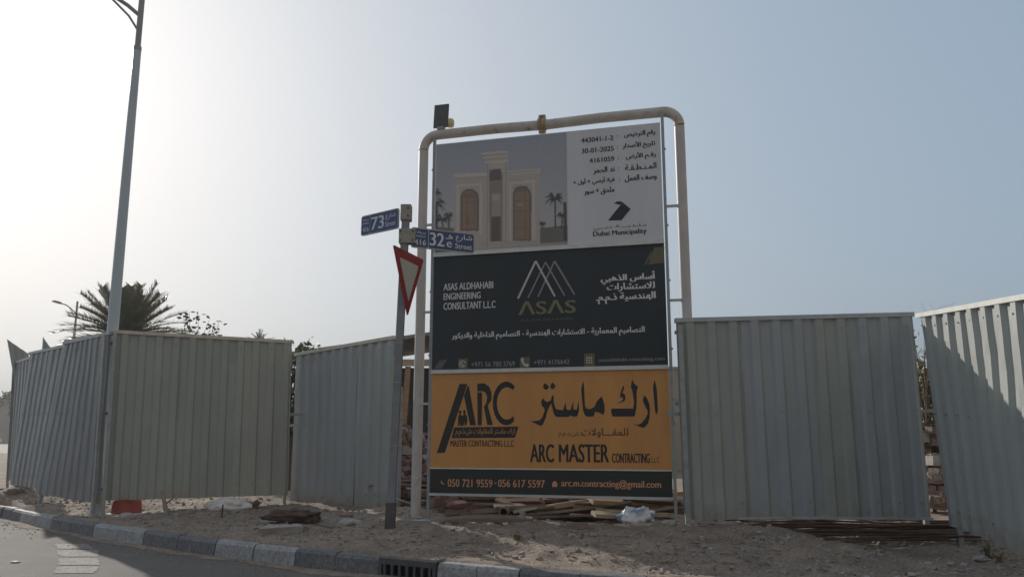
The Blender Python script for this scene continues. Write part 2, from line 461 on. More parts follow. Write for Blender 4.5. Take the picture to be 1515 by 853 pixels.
# billboard print, in metres on the board's own plane: text boxes (x0, z0, x1, z1) and outlines
TEXTS = [
    (1, 'رقم الترخيص', (2.595, 5.072, 2.987, 5.171), 'ink', 0.05),
    (1, '443041-1-2', (2.03, 5.076, 2.449, 5.143), 'ink', 0.05),
    (1, 'تاريخ الأصدار', (2.566, 4.926, 2.983, 5.029), 'ink', 0.05),
    (1, '30-01-2025', (2.034, 4.931, 2.452, 4.998), 'ink', 0.05),
    (1, 'رقـم الأرض', (2.611, 4.779, 2.987, 4.881), 'ink', 0.05),
    (1, '4161059', (2.135, 4.792, 2.455, 4.857), 'ink', 0.05),
    (1, 'المـنـطـقـة', (2.593, 4.648, 2.989, 4.730), 'ink', 0.05),
    (1, 'ند الحمر', (2.183, 4.630, 2.455, 4.729), 'ink', 0.05),
    (1, 'وصف العمل', (2.59, 4.489, 2.987, 4.586), 'ink', 0.05),
    (1, 'فيلا أرضي + أول +', (1.917, 4.491, 2.452, 4.590), 'ink', 0.05),
    (1, 'ملحق + سور', (2.056, 4.355, 2.446, 4.453), 'ink', 0.05),
    (1, ':', (2.502, 5.097, 2.513, 5.135), 'ink', 0.05),
    (1, ':', (2.501, 4.953, 2.512, 4.992), 'ink', 0.05),
    (1, ':', (2.503, 4.806, 2.514, 4.845), 'ink', 0.05),
    (1, ':', (2.505, 4.665, 2.516, 4.704), 'ink', 0.05),
    (1, ':', (2.51, 4.521, 2.519, 4.559), 'ink', 0.05),
    (1, 'بـلـديـــة دبــي', (2.168, 3.885, 2.839, 3.944), 'grey', 0.03),
    (1, 'Dubai Municipality', (2.164, 3.793, 2.841, 3.873), 'ink', 0.05),
    (2, 'ASAS ALDHAHABI', (0.147, 3.204, 0.833, 3.296), 'white', 0.03),
    (2, 'ENGINEERING', (0.149, 3.077, 0.661, 3.164), 'white', 0.03),
    (2, 'CONSULTANT L.L.C', (0.151, 2.944, 0.864, 3.037), 'white', 0.03),
    (2, 'أساس الذهبي', (2.255, 3.178, 2.924, 3.324), 'white', 0.06),
    (2, 'للاستشارات', (2.329, 3.080, 2.92, 3.191), 'white', 0.06),
    (2, 'الهندسية ذ.م.م.', (2.189, 2.932, 2.926, 3.067), 'white', 0.06),
    (2, 'التصاميم المعمارية - الاستشارات الهندسية - التصاميم الداخلية والديكور', (0.272, 2.526, 2.78, 2.637), 'white', 0.04),
    (2, 'ΛSΛS', (1.18, 2.836, 1.921, 3.010), 'gold', 0.05),
    (2, 'ALDHAHABI', (1.192, 2.750, 1.885, 2.780), 'dim', 0.0),
    (2, '+971 56 780 3769', (0.544, 2.181, 1.126, 2.245), 'pale', 0.03),
    (2, '+971 4176642', (1.377, 2.191, 1.833, 2.252), 'pale', 0.03),
    (2, 'asasaldahabi-consulting.com', (2.207, 2.198, 3.011, 2.253), 'pale', 0.03),
    (3, 'للمقـــاولات', (1.971, 1.283, 2.547, 1.403), 'brown', 0.015),
    (3, 'ش.ذ.م.م', (1.683, 1.286, 1.942, 1.363), 'brown', 0),
    (3, 'ARC', (1.327, 0.985, 1.621, 1.206), 'black', 0.035),
    (3, 'MASTER', (1.692, 0.988, 2.304, 1.207), 'black', 0.035),
    (3, 'CONTRACTING', (2.346, 0.986, 2.796, 1.099), 'black', 0.035),
    (3, 'L.L.C', (2.817, 0.993, 2.911, 1.060), 'brown', 0),
    (3, 'MASTER CONTRACTING L.L.C', (0.273, 1.173, 1.113, 1.253), 'brown', 0.03),
    (3, 'ارك ماستر للمقاولات ش.ذ.م.م', (0.341, 1.299, 1.126, 1.402), 'orangeink', 0.02),
    (4, '050 721 9559', (0.243, 0.673, 0.833, 0.768), 'peach', 0.03),
    (4, '-', (0.86, 0.722, 0.887, 0.732), 'peach', 0.03),
    (4, '056 617 5597', (0.908, 0.680, 1.506, 0.771), 'peach', 0.03),
    (4, 'arc.m.contracting@gmail.com', (1.716, 0.675, 2.92, 0.784), 'peach', 0.03),
]
SHAPES = {
    'arabic': [[(1.473,1.685),(1.469,1.731),(1.491,1.777),(1.515,1.739),(1.547,1.724),(1.591,1.742),(1.61,1.809),(1.628,1.8),(1.629,1.717),(1.641,1.671),(1.659,1.633),(1.744,1.62),(1.783,1.715),(1.786,1.632),(1.837,1.619),(1.878,1.726),(1.876,1.631),(1.918,1.623),(1.945,1.734),(1.947,1.614),(1.921,1.544),(1.879,1.54),(1.837,1.557),(1.811,1.537),(1.658,1.54),(1.628,1.575),(1.605,1.671),(1.593,1.709),(1.564,1.65),(1.546,1.609),(1.52,1.518),(1.481,1.439),(1.451,1.431),(1.329,1.492),(1.39,1.489),(1.451,1.501),(1.481,1.535),(1.516,1.626),(1.495,1.659)],[(2.006,1.974),(2.013,1.936),(2.018,1.795),(2.023,1.663),(2.049,1.634),(2.095,1.633),(2.142,1.658),(2.168,1.719),(2.202,1.756),(2.23,1.784),(2.248,1.743),(2.264,1.677),(2.266,1.611),(2.248,1.556),(2.211,1.583),(2.149,1.6),(2.127,1.543),(2.056,1.538),(2.019,1.556),(1.998,1.614),(1.984,1.795),(1.979,1.879),(1.991,1.928)],[(1.492,1.915),(1.516,1.961),(1.549,1.935),(1.571,1.914),(1.557,1.889),(1.531,1.875),(1.506,1.886)],[(1.587,1.918),(1.612,1.968),(1.653,1.925),(1.635,1.888),(1.609,1.88),(1.591,1.897)],[(2.885,1.979),(2.895,1.922),(2.906,1.865),(2.911,1.647),(2.91,1.598),(2.89,1.554),(2.878,1.599),(2.867,1.784),(2.862,1.882),(2.871,1.93)],[(2.75,1.794),(2.781,1.761),(2.808,1.696),(2.816,1.623),(2.808,1.527),(2.789,1.455),(2.747,1.407),(2.715,1.407),(2.61,1.446),(2.667,1.439),(2.708,1.455),(2.757,1.511),(2.792,1.575),(2.785,1.615),(2.754,1.672),(2.736,1.729)],[(2.614,1.988),(2.628,1.943),(2.68,1.893),(2.67,1.864),(2.661,1.819),(2.659,1.746),(2.655,1.649),(2.629,1.54),(2.363,1.539),(2.347,1.578),(2.348,1.635),(2.616,1.633),(2.629,1.706),(2.609,1.861),(2.594,1.886),(2.599,1.927)],[(2.503,1.916),(2.511,1.879),(2.485,1.822),(2.51,1.813),(2.525,1.78),(2.515,1.732),(2.494,1.716),(2.42,1.696),(2.487,1.732),(2.499,1.752),(2.488,1.769),(2.459,1.773),(2.468,1.83)]],
    'arclogo': [[(0.385,1.967),(0.491,1.965),(0.198,1.097),(0.089,1.09)],[(0.494,1.939),(0.511,1.938),(0.61,1.44),(0.534,1.44),(0.447,1.814)],[(0.627,1.967),(0.717,1.971),(0.785,1.927),(0.817,1.848),(0.817,1.757),(0.767,1.686),(0.836,1.443),(0.764,1.443),(0.718,1.667),(0.752,1.732),(0.759,1.803),(0.732,1.856),(0.696,1.87),(0.627,1.871)],[(0.627,1.855),(0.69,1.854),(0.69,1.44),(0.637,1.44)],[(1.125,1.921),(1.084,1.963),(1.036,1.985),(0.988,1.986),(0.94,1.965),(0.897,1.925),(0.864,1.868),(0.843,1.799),(0.835,1.723),(0.84,1.647),(0.859,1.576),(0.89,1.516),(0.93,1.471),(0.976,1.445),(1.025,1.439),(1.072,1.455),(1.115,1.49),(1.107,1.555),(1.076,1.525),(1.04,1.51),(1.003,1.51),(0.968,1.526),(0.937,1.556),(0.912,1.599),(0.895,1.65),(0.888,1.706),(0.892,1.763),(0.906,1.816),(0.928,1.861),(0.958,1.894),(0.994,1.913),(1.031,1.916),(1.067,1.904),(1.099,1.877)],[(0.319,1.415),(1.174,1.422),(1.126,1.285),(0.286,1.278)],[(0.383,1.628),(0.408,1.628),(0.415,1.601),(0.403,1.582),(0.433,1.549),(0.438,1.484),(0.42,1.432),(0.402,1.432),(0.399,1.484),(0.389,1.432),(0.369,1.432),(0.373,1.549),(0.39,1.582),(0.381,1.602)],[(0.442,1.633),(0.467,1.632),(0.473,1.606),(0.462,1.587),(0.491,1.554),(0.496,1.489),(0.478,1.437),(0.461,1.437),(0.457,1.489),(0.447,1.437),(0.427,1.437),(0.432,1.554),(0.448,1.587),(0.439,1.606)]],
    'tri_bright': [[(1.18,3.045),(1.419,3.526),(1.396,3.538),(1.157,3.057)],[(1.397,3.527),(1.645,3.053),(1.667,3.064),(1.419,3.538)]],
    'tri_mid': [[(1.311,3.053),(1.544,3.507),(1.53,3.515),(1.296,3.06)],[(1.529,3.507),(1.775,3.058),(1.792,3.066),(1.545,3.515)],[(1.443,3.058),(1.664,3.514),(1.648,3.523),(1.427,3.066)],[(1.647,3.513),(1.903,3.064),(1.921,3.075),(1.666,3.524)]],
    'corner': [[(2.928,3.619),(3.057,3.62),(3.042,3.417),(2.849,3.406)]],
    'slash': [[(0.103,2.273),(0.208,2.289),(0.138,2.17),(0.025,2.161)],[(2.884,3.564),(2.922,3.566),(2.828,3.407),(2.793,3.405)]],
    'icons': [[(0.36,2.29),(0.49,2.295),(0.492,2.162),(0.362,2.156)],[(1.191,2.291),(1.323,2.295),(1.323,2.16),(1.191,2.156)],[(2.023,2.314),(2.154,2.319),(2.151,2.159),(2.02,2.153)]],
    'iconglyph': [[(0.473,2.224),(0.469,2.239),(0.461,2.253),(0.448,2.263),(0.432,2.269),(0.416,2.269),(0.4,2.264),(0.388,2.255),(0.379,2.241),(0.377,2.226),(0.38,2.21),(0.389,2.197),(0.401,2.186),(0.417,2.18),(0.433,2.18),(0.449,2.185),(0.461,2.195),(0.456,2.207),(0.448,2.198),(0.437,2.193),(0.425,2.191),(0.412,2.193),(0.402,2.199),(0.394,2.209),(0.39,2.22),(0.39,2.231),(0.394,2.242),(0.401,2.251),(0.412,2.257),(0.424,2.259),(0.436,2.256),(0.448,2.25),(0.455,2.241),(0.46,2.23)],[(0.407,2.246),(0.416,2.247),(0.421,2.235),(0.417,2.231),(0.421,2.221),(0.43,2.213),(0.435,2.218),(0.447,2.211),(0.442,2.203),(0.433,2.2),(0.419,2.208),(0.407,2.223),(0.403,2.237)],[(1.218,2.28),(1.238,2.284),(1.251,2.253),(1.238,2.243),(1.249,2.218),(1.271,2.199),(1.285,2.211),(1.312,2.194),(1.304,2.174),(1.28,2.166),(1.243,2.185),(1.218,2.224),(1.207,2.26)],[(2.049,2.274),(2.066,2.274),(2.065,2.254),(2.048,2.255)],[(2.048,2.244),(2.065,2.243),(2.065,2.224),(2.048,2.224)],[(2.048,2.213),(2.065,2.213),(2.064,2.194),(2.047,2.194)],[(2.077,2.274),(2.094,2.273),(2.094,2.254),(2.077,2.254)],[(2.077,2.243),(2.094,2.243),(2.093,2.223),(2.076,2.224)],[(2.076,2.213),(2.093,2.212),(2.093,2.193),(2.076,2.193)],[(2.106,2.273),(2.123,2.272),(2.122,2.253),(2.105,2.253)],[(2.105,2.242),(2.122,2.242),(2.122,2.223),(2.105,2.223)],[(2.105,2.212),(2.122,2.212),(2.121,2.192),(2.104,2.193)]],
    'icon4': [[(0.152,0.745),(0.162,0.748),(0.167,0.735),(0.162,0.73),(0.167,0.719),(0.177,0.711),(0.182,0.717),(0.196,0.71),(0.192,0.701),(0.181,0.698),(0.165,0.705),(0.152,0.721),(0.147,0.736)],[(1.6,0.738),(1.631,0.766),(1.663,0.739),(1.662,0.693),(1.6,0.692)]],
    'emblem': [[(2.441,4.228),(2.488,4.251),(2.539,4.243),(2.516,4.201)],[(2.542,4.241),(2.649,4.137),(2.53,3.999),(2.357,4.006),(2.519,4.195)]],
    'v_facade': [[(0.28,4.81),(0.747,4.785),(0.752,3.746),(0.284,3.755)],[(1.026,4.785),(1.466,4.782),(1.464,3.769),(1.027,3.748)]],
    'v_tower': [[(0.735,5.082),(1.031,5.068),(1.032,3.757),(0.752,3.746)]],
    'v_cornice': [[(0.664,5.069),(1.035,5.064),(1.035,5.028),(0.665,5.034)],[(0.679,5.007),(1.035,5.0),(1.035,4.968),(0.68,4.976)],[(0.706,4.944),(1.035,4.94),(1.035,4.908),(0.706,4.914)],[(0.27,4.807),(0.747,4.785),(0.747,4.739),(0.27,4.76)],[(1.026,4.781),(1.476,4.777),(1.476,4.722),(1.026,4.729)]],
    'v_trim': [[(0.309,4.656),(0.667,4.646),(0.667,4.612),(0.31,4.622)],[(0.309,4.656),(0.344,4.653),(0.352,3.947),(0.318,3.949)],[(0.637,4.649),(0.671,4.646),(0.677,3.925),(0.642,3.927)],[(1.046,4.624),(1.398,4.63),(1.397,4.595),(1.046,4.589)],[(1.046,4.624),(1.076,4.622),(1.076,3.822),(1.047,3.814)],[(1.369,4.627),(1.401,4.624),(1.397,3.811),(1.365,3.807)]],
    'v_dark': [[(0.629,4.44),(0.621,4.485),(0.598,4.526),(0.563,4.558),(0.519,4.577),(0.474,4.58),(0.431,4.568),(0.396,4.542),(0.374,4.505),(0.367,4.461),(0.372,4.004),(0.632,3.987)],[(1.352,4.422),(1.345,4.467),(1.323,4.507),(1.289,4.538),(1.248,4.556),(1.204,4.56),(1.163,4.548),(1.129,4.522),(1.107,4.486),(1.098,4.443),(1.098,3.82),(1.349,3.804)],[(0.804,4.161),(0.928,4.162),(0.93,3.827),(0.805,3.829)]],
    'v_warm': [[(0.601,4.442),(0.594,4.478),(0.576,4.51),(0.548,4.535),(0.515,4.549),(0.479,4.552),(0.446,4.543),(0.419,4.522),(0.401,4.493),(0.395,4.459),(0.4,4.026),(0.604,4.012)],[(1.325,4.425),(1.319,4.459),(1.301,4.491),(1.276,4.515),(1.243,4.53),(1.208,4.532),(1.176,4.523),(1.149,4.503),(1.133,4.474),(1.126,4.44),(1.125,3.846),(1.322,3.833)]],
    'v_niche': [[(0.961,4.727),(0.954,4.759),(0.939,4.789),(0.914,4.812),(0.883,4.826),(0.851,4.829),(0.82,4.82),(0.795,4.802),(0.778,4.775),(0.773,4.743),(0.778,3.831),(0.963,3.819)]],
    'v_pale': [[(0.808,4.485),(0.937,4.485),(0.938,4.171),(0.809,4.17)]],
    'v_bar': [[(0.457,4.494),(0.467,4.493),(0.473,4.017),(0.462,4.018)],[(0.558,4.486),(0.568,4.485),(0.572,4.01),(0.563,4.011)],[(0.398,4.399),(0.603,4.389),(0.603,4.379),(0.398,4.389)],[(0.399,4.239),(0.604,4.23),(0.604,4.22),(0.399,4.229)],[(0.401,4.121),(0.605,4.112),(0.605,4.102),(0.401,4.111)],[(1.169,4.476),(1.179,4.475),(1.178,3.842),(1.169,3.843)],[(1.27,4.468),(1.281,4.467),(1.279,3.836),(1.268,3.836)],[(1.13,4.362),(1.328,4.352),(1.328,4.342),(1.13,4.352)],[(1.129,4.225),(1.327,4.216),(1.327,4.206),(1.129,4.215)],[(1.129,3.992),(1.327,3.984),(1.327,3.975),(1.129,3.982)]],
    'v_hedge': [[(1.465,3.969),(1.831,3.982),(1.833,3.726),(1.463,3.759)],[(-0.027,4.091),(0.281,4.05),(0.285,3.696),(-0.019,3.694)]],
    'v_path': [[(0.284,3.774),(1.833,3.764),(1.833,3.708),(0.285,3.676)]],
    'v_palm': [[(1.67,4.357),(1.728,4.382),(1.785,4.321),(1.728,4.348),(1.67,4.341)],[(1.67,4.357),(1.725,4.357),(1.78,4.27),(1.725,4.322),(1.67,4.341)],[(1.67,4.357),(1.722,4.34),(1.773,4.233),(1.722,4.305),(1.67,4.341)],[(1.67,4.357),(1.681,4.311),(1.691,4.171),(1.681,4.277),(1.67,4.341)],[(1.67,4.357),(1.657,4.327),(1.644,4.21),(1.657,4.293),(1.67,4.341)],[(1.67,4.357),(1.638,4.334),(1.604,4.223),(1.637,4.3),(1.67,4.341)],[(1.67,4.357),(1.628,4.348),(1.584,4.252),(1.628,4.313),(1.67,4.341)],[(1.67,4.357),(1.595,4.364),(1.518,4.274),(1.595,4.329),(1.67,4.341)],[(1.67,4.357),(1.598,4.41),(1.525,4.368),(1.598,4.376),(1.67,4.341)],[(1.67,4.357),(1.626,4.423),(1.581,4.401),(1.626,4.388),(1.67,4.341)],[(1.67,4.357),(1.63,4.439),(1.59,4.427),(1.63,4.404),(1.67,4.341)],[(1.67,4.357),(1.67,4.453),(1.669,4.452),(1.67,4.418),(1.67,4.341)],[(1.67,4.357),(1.697,4.427),(1.723,4.41),(1.696,4.392),(1.67,4.341)],[(1.67,4.357),(1.722,4.425),(1.773,4.399),(1.722,4.39),(1.67,4.341)],[(1.67,4.357),(1.725,4.399),(1.78,4.354),(1.725,4.364),(1.67,4.341)],[(1.661,4.35),(1.684,4.348),(1.68,3.954),(1.657,3.956)],[(1.758,4.129),(1.786,4.144),(1.816,4.102),(1.786,4.11),(1.757,4.113)],[(1.758,4.129),(1.782,4.116),(1.807,4.042),(1.782,4.082),(1.757,4.113)],[(1.758,4.129),(1.762,4.116),(1.766,4.046),(1.762,4.082),(1.757,4.113)],[(1.758,4.129),(1.735,4.122),(1.711,4.056),(1.734,4.088),(1.757,4.113)],[(1.758,4.129),(1.718,4.142),(1.679,4.093),(1.718,4.107),(1.757,4.113)],[(1.758,4.129),(1.725,4.159),(1.693,4.13),(1.725,4.124),(1.757,4.113)],[(1.758,4.129),(1.742,4.175),(1.725,4.161),(1.741,4.14),(1.757,4.113)],[(1.758,4.129),(1.759,4.175),(1.759,4.163),(1.759,4.141),(1.757,4.113)],[(1.758,4.129),(1.781,4.158),(1.805,4.131),(1.781,4.124),(1.757,4.113)],[(1.747,4.122),(1.77,4.12),(1.768,3.948),(1.746,3.95)],[(1.499,4.032),(1.527,4.05),(1.554,4.016),(1.527,4.015),(1.499,4.017)],[(1.499,4.032),(1.522,4.032),(1.543,3.98),(1.521,3.997),(1.499,4.017)],[(1.499,4.032),(1.505,4.025),(1.509,3.967),(1.504,3.99),(1.499,4.017)],[(1.499,4.032),(1.484,4.032),(1.468,3.983),(1.484,3.998),(1.499,4.017)],[(1.499,4.032),(1.478,4.041),(1.456,4.0),(1.478,4.006),(1.499,4.017)],[(1.499,4.032),(1.478,4.057),(1.455,4.032),(1.478,4.023),(1.499,4.017)],[(1.499,4.032),(1.484,4.07),(1.468,4.056),(1.484,4.036),(1.499,4.017)],[(1.499,4.032),(1.503,4.072),(1.506,4.059),(1.503,4.037),(1.499,4.017)],[(1.499,4.032),(1.519,4.056),(1.539,4.031),(1.519,4.022),(1.499,4.017)],[(1.49,4.025),(1.513,4.023),(1.513,3.956),(1.49,3.958)],[(0.029,4.415),(0.1,4.448),(0.173,4.383),(0.1,4.411),(0.03,4.399)],[(0.029,4.415),(0.099,4.395),(0.172,4.273),(0.1,4.359),(0.03,4.399)],[(0.029,4.415),(0.079,4.388),(0.131,4.262),(0.08,4.352),(0.03,4.399)],[(0.029,4.415),(0.05,4.373),(0.072,4.23),(0.051,4.336),(0.03,4.399)],[(0.029,4.415),(0.015,4.368),(0.002,4.217),(0.016,4.332),(0.03,4.399)],[(0.029,4.415),(-0.051,4.403),(-0.129,4.283),(-0.05,4.367),(0.03,4.399)],[(0.029,4.415),(-0.065,4.437),(-0.159,4.35),(-0.064,4.401),(0.03,4.399)],[(0.029,4.415),(-0.046,4.451),(-0.119,4.388),(-0.046,4.415),(0.03,4.399)],[(0.029,4.415),(-0.027,4.509),(-0.082,4.496),(-0.027,4.472),(0.03,4.399)],[(0.029,4.415),(-0.009,4.522),(-0.047,4.52),(-0.008,4.485),(0.03,4.399)],[(0.029,4.415),(0.042,4.52),(0.058,4.518),(0.043,4.483),(0.03,4.399)],[(0.029,4.415),(0.063,4.494),(0.099,4.475),(0.064,4.458),(0.03,4.399)],[(0.029,4.415),(0.089,4.467),(0.151,4.423),(0.09,4.431),(0.03,4.399)],[(0.02,4.408),(0.044,4.406),(0.05,4.066),(0.025,4.067)],[(0.115,4.188),(0.193,4.21),(0.27,4.138),(0.193,4.174),(0.116,4.172)],[(0.115,4.188),(0.165,4.19),(0.214,4.109),(0.165,4.154),(0.116,4.172)],[(0.115,4.188),(0.156,4.173),(0.199,4.075),(0.157,4.138),(0.116,4.172)],[(0.115,4.188),(0.116,4.157),(0.119,4.04),(0.117,4.121),(0.116,4.172)],[(0.115,4.188),(0.1,4.166),(0.087,4.061),(0.1,4.13),(0.116,4.172)],[(0.115,4.188),(0.06,4.188),(0.006,4.1),(0.06,4.152),(0.116,4.172)],[(0.115,4.188),(0.063,4.199),(0.012,4.127),(0.064,4.163),(0.116,4.172)],[(0.115,4.188),(0.057,4.22),(0.0,4.167),(0.058,4.184),(0.116,4.172)],[(0.115,4.188),(0.073,4.251),(0.034,4.23),(0.075,4.215),(0.116,4.172)],[(0.115,4.188),(0.08,4.264),(0.046,4.252),(0.081,4.228),(0.116,4.172)],[(0.115,4.188),(0.115,4.281),(0.117,4.28),(0.116,4.245),(0.116,4.172)],[(0.115,4.188),(0.143,4.263),(0.173,4.249),(0.144,4.227),(0.116,4.172)],[(0.115,4.188),(0.174,4.228),(0.234,4.182),(0.175,4.193),(0.116,4.172)],[(0.106,4.181),(0.13,4.179),(0.132,4.06),(0.107,4.062)],[(0.006,4.578),(0.061,4.586),(0.118,4.514),(0.062,4.55),(0.006,4.562)],[(0.006,4.578),(0.052,4.569),(0.099,4.481),(0.053,4.533),(0.006,4.562)],[(0.006,4.578),(0.026,4.553),(0.048,4.448),(0.027,4.516),(0.006,4.562)],[(0.006,4.578),(-0.021,4.55),(-0.046,4.436),(-0.02,4.513),(0.006,4.562)],[(0.006,4.578),(-0.051,4.594),(-0.106,4.529),(-0.05,4.557),(0.006,4.562)],[(0.006,4.578),(-0.047,4.612),(-0.097,4.567),(-0.046,4.575),(0.006,4.562)],[(0.006,4.578),(-0.025,4.639),(-0.055,4.623),(-0.025,4.603),(0.006,4.562)],[(0.006,4.578),(0.008,4.658),(0.013,4.652),(0.009,4.621),(0.006,4.562)],[(0.006,4.578),(0.036,4.629),(0.068,4.604),(0.037,4.593),(0.006,4.562)],[(-0.004,4.571),(0.021,4.569),(0.029,4.087),(0.004,4.089)],[(0.206,4.242),(0.24,4.251),(0.276,4.201),(0.241,4.215),(0.206,4.226)],[(0.206,4.242),(0.227,4.235),(0.249,4.17),(0.228,4.199),(0.206,4.226)],[(0.206,4.242),(0.207,4.227),(0.208,4.153),(0.207,4.191),(0.206,4.226)],[(0.206,4.242),(0.184,4.234),(0.164,4.166),(0.184,4.198),(0.206,4.226)],[(0.206,4.242),(0.179,4.252),(0.153,4.206),(0.18,4.216),(0.206,4.226)],[(0.206,4.242),(0.168,4.269),(0.131,4.236),(0.169,4.233),(0.206,4.226)],[(0.206,4.242),(0.192,4.292),(0.178,4.281),(0.193,4.256),(0.206,4.226)],[(0.206,4.242),(0.209,4.29),(0.213,4.278),(0.21,4.254),(0.206,4.226)],[(0.206,4.242),(0.236,4.274),(0.266,4.246),(0.236,4.238),(0.206,4.226)],[(0.197,4.234),(0.221,4.233),(0.224,4.054),(0.199,4.055)],[(1.783,4.292),(1.825,4.289),(1.819,3.774),(1.777,3.777)]],
}

# ================================================================== SETTING
def smooth(a, b, x):
    t = max(0.0, min(1.0, (x - a) / (b - a)))
    return t * t * (3 - 2 * t)

KP = [(-30, 34.2), (-20, 24.6), (-12, 17.05), (-8.27, 13.56), (-7.54, 12.84), (-6.56, 11.92), (-5.48, 10.99), (-4.46, 10.18),
      (-3.27, 9.27), (-2.21, 8.56), (-1.26, 8.0), (-.69, 7.68), (.05, 7.27), (.74, 6.92), (2, 6.42), (4, 5.85), (8, 5.15), (16, 4.3)]
KX = np.array([p[0] for p in KP]); KY = np.array([p[1] for p in KP])

def kerb_y(x):
    i = int(np.clip(np.searchsorted(KX, x) - 1, 0, len(KP) - 2))
    def slope(j):
        j0, j1 = max(j - 1, 0), min(j + 1, len(KP) - 1)
        return (KY[j1] - KY[j0]) / (KX[j1] - KX[j0])
    h = KX[i + 1] - KX[i]; t = (x - KX[i]) / h
    return ((2 * t**3 - 3 * t**2 + 1) * KY[i] + (t**3 - 2 * t**2 + t) * h * slope(i)
            + (-2 * t**3 + 3 * t**2) * KY[i + 1] + (t**3 - t**2) * h * slope(i + 1))

def kerb_normal(x):
    d = (kerb_y(x + .02) - kerb_y(x - .02)) / .04
    n = Vector((-d, 1)).normalized()
    return n  # away from the road

KH = 0.18
HEAPS = [(-8.75, 14.55, .13, .9), (4.75, 8.6, -.12, .9), (3.9, 9.5, -.05, .6), (-5.65, 12.25, -.09, .45), (4.35, 10.1, .16, .55), (-1.15, 9.15, .09, .6), (2.9, 9.2, .06, .7), (-2.6, 9.9, .07, .8), (-4.9, 11.3, .05, .6), (1.3, 9.2, .05, .7),
         (-8.3, 14.6, .12, .8), (-7.2, 13.0, .08, .5), (0.2, 9.3, .05, .5), (5.3, 8.6, .06, .6), (2.2, 10.3, .08, .5), (-1.6, 11.3, .1, .5)]
def ground_h(x, y):
    t = (y - kerb_y(x)) * .8
    ramp = .085 if x < 1.5 else .085 - .10 * smooth(1.5, 4, x)
    z = KH + .015 + ramp * smooth(.1, 2.2, t) + .05 * smooth(2.5, 6, t)
    a = smooth(0.0, .6, t)
    z += a * (.050 * noise.fractal(Vector((x * .9, y * .9, 0)), 1, 2, 3) + .030 * noise.fractal(Vector((x * 3.1, y * 3.1, 4)), .8, 2.1, 4))
    z += (.25 + .75 * a) * .016 * noise.fractal(Vector((x * 11, y * 11, 9)), .6, 2.1, 3)
    for hx, hy, hh, hr in HEAPS:
        d2 = ((x - hx)**2 + (y - hy)**2) / hr**2
        if d2 < 6: z += hh * math.exp(-d2)
    return z

# far ground: one sheet out to the horizon
g = MB()
g.add([(-1500, -400, -.012), (1500, -400, -.012), (1500, 2500, -.012), (-1500, 2500, -.012)], [(0, 1, 2, 3)])
tag(g.build('ground', M['sand']), kind='structure')

# dirt verge and building plot: a height field behind the kerb
xs = np.concatenate([np.arange(-30, -10, .5), np.arange(-10, 5.6, .045), np.arange(5.6, 16, .4)])
ts = np.concatenate([[.10], np.arange(.13, 5.0, .045), np.arange(5.0, 9, .2), np.arange(9, 46, 2.0)])
vs_, fs_ = [], []
for x in xs:
    ky = kerb_y(x); nn = kerb_normal(x)
    for t in ts:
        # leave the kerb square, then run straight back
        k = min(t, .3)
        px, py = x + nn.x * k, ky + nn.y * k + (t - k) * 1.15
        vs_.append((px, py, KH - .03 if t < .11 else ground_h(px, py) - (.012 if t < .14 else 0)))
nt = len(ts)
for i in range(len(xs) - 1):
    for j in range(nt - 1):
        fs_.append((i * nt + j, (i + 1) * nt + j, (i + 1) * nt + j + 1, i * nt + j + 1))
g = MB(); g.add(vs_, fs_, 0, True)
verge = tag(g.build('dirt_verge', M['dirt']), kind='structure')

# road: everything in front of the kerb
vs_, fs_ = [], []
rx = list(np.arange(-30, -9, 1.0)) + list(np.arange(-9, 16.01, .25))
for x in rx:
    vs_.append((x, kerb_y(x) + .05, 0)); vs_.append((x, -30, 0))
for i in range(len(rx) - 1):
    fs_.append((2 * i, 2 * i + 1, 2 * i + 3, 2 * i + 2))
g = MB(); g.add(vs_, fs_)
g.add([(-30, 34.25, 0), (-140, 150, 0), (-260, 150, 0), (-260, -30, 0), (-30, -30, 0)], [(0, 1, 2, 3, 4)])
tag(g.build('road', M['asphalt']), kind='structure')

# worn painted give-way blocks
g = MB()
for q in ([(-4.43, 8.20), (-4.03, 8.20), (-4.20, 8.62), (-4.62, 8.62)], [(-4.66, 8.70), (-4.24, 8.70), (-4.50, 9.20), (-4.93, 9.20)],
          [(-4.97, 9.29), (-4.55, 9.29), (-4.82, 9.83), (-5.30, 9.83)], [(-5.34, 9.92), (-4.92, 9.92), (-5.2, 10.35), (-5.62, 10.35)]):
    vs_ = []
    for i in range(4):
        a, b = Vector(q[i]), Vector(q[(i + 1) % 4])
        for k in range(6):
            p = a.lerp(b, k / 6) + Vector((random.uniform(-.014, .014), random.uniform(-.014, .014)))
            vs_.append((p.x, p.y, .004))
    g.add(vs_, [tuple(range(24))])
tag(g.build('road_marking', M['road_paint']), kind='structure')

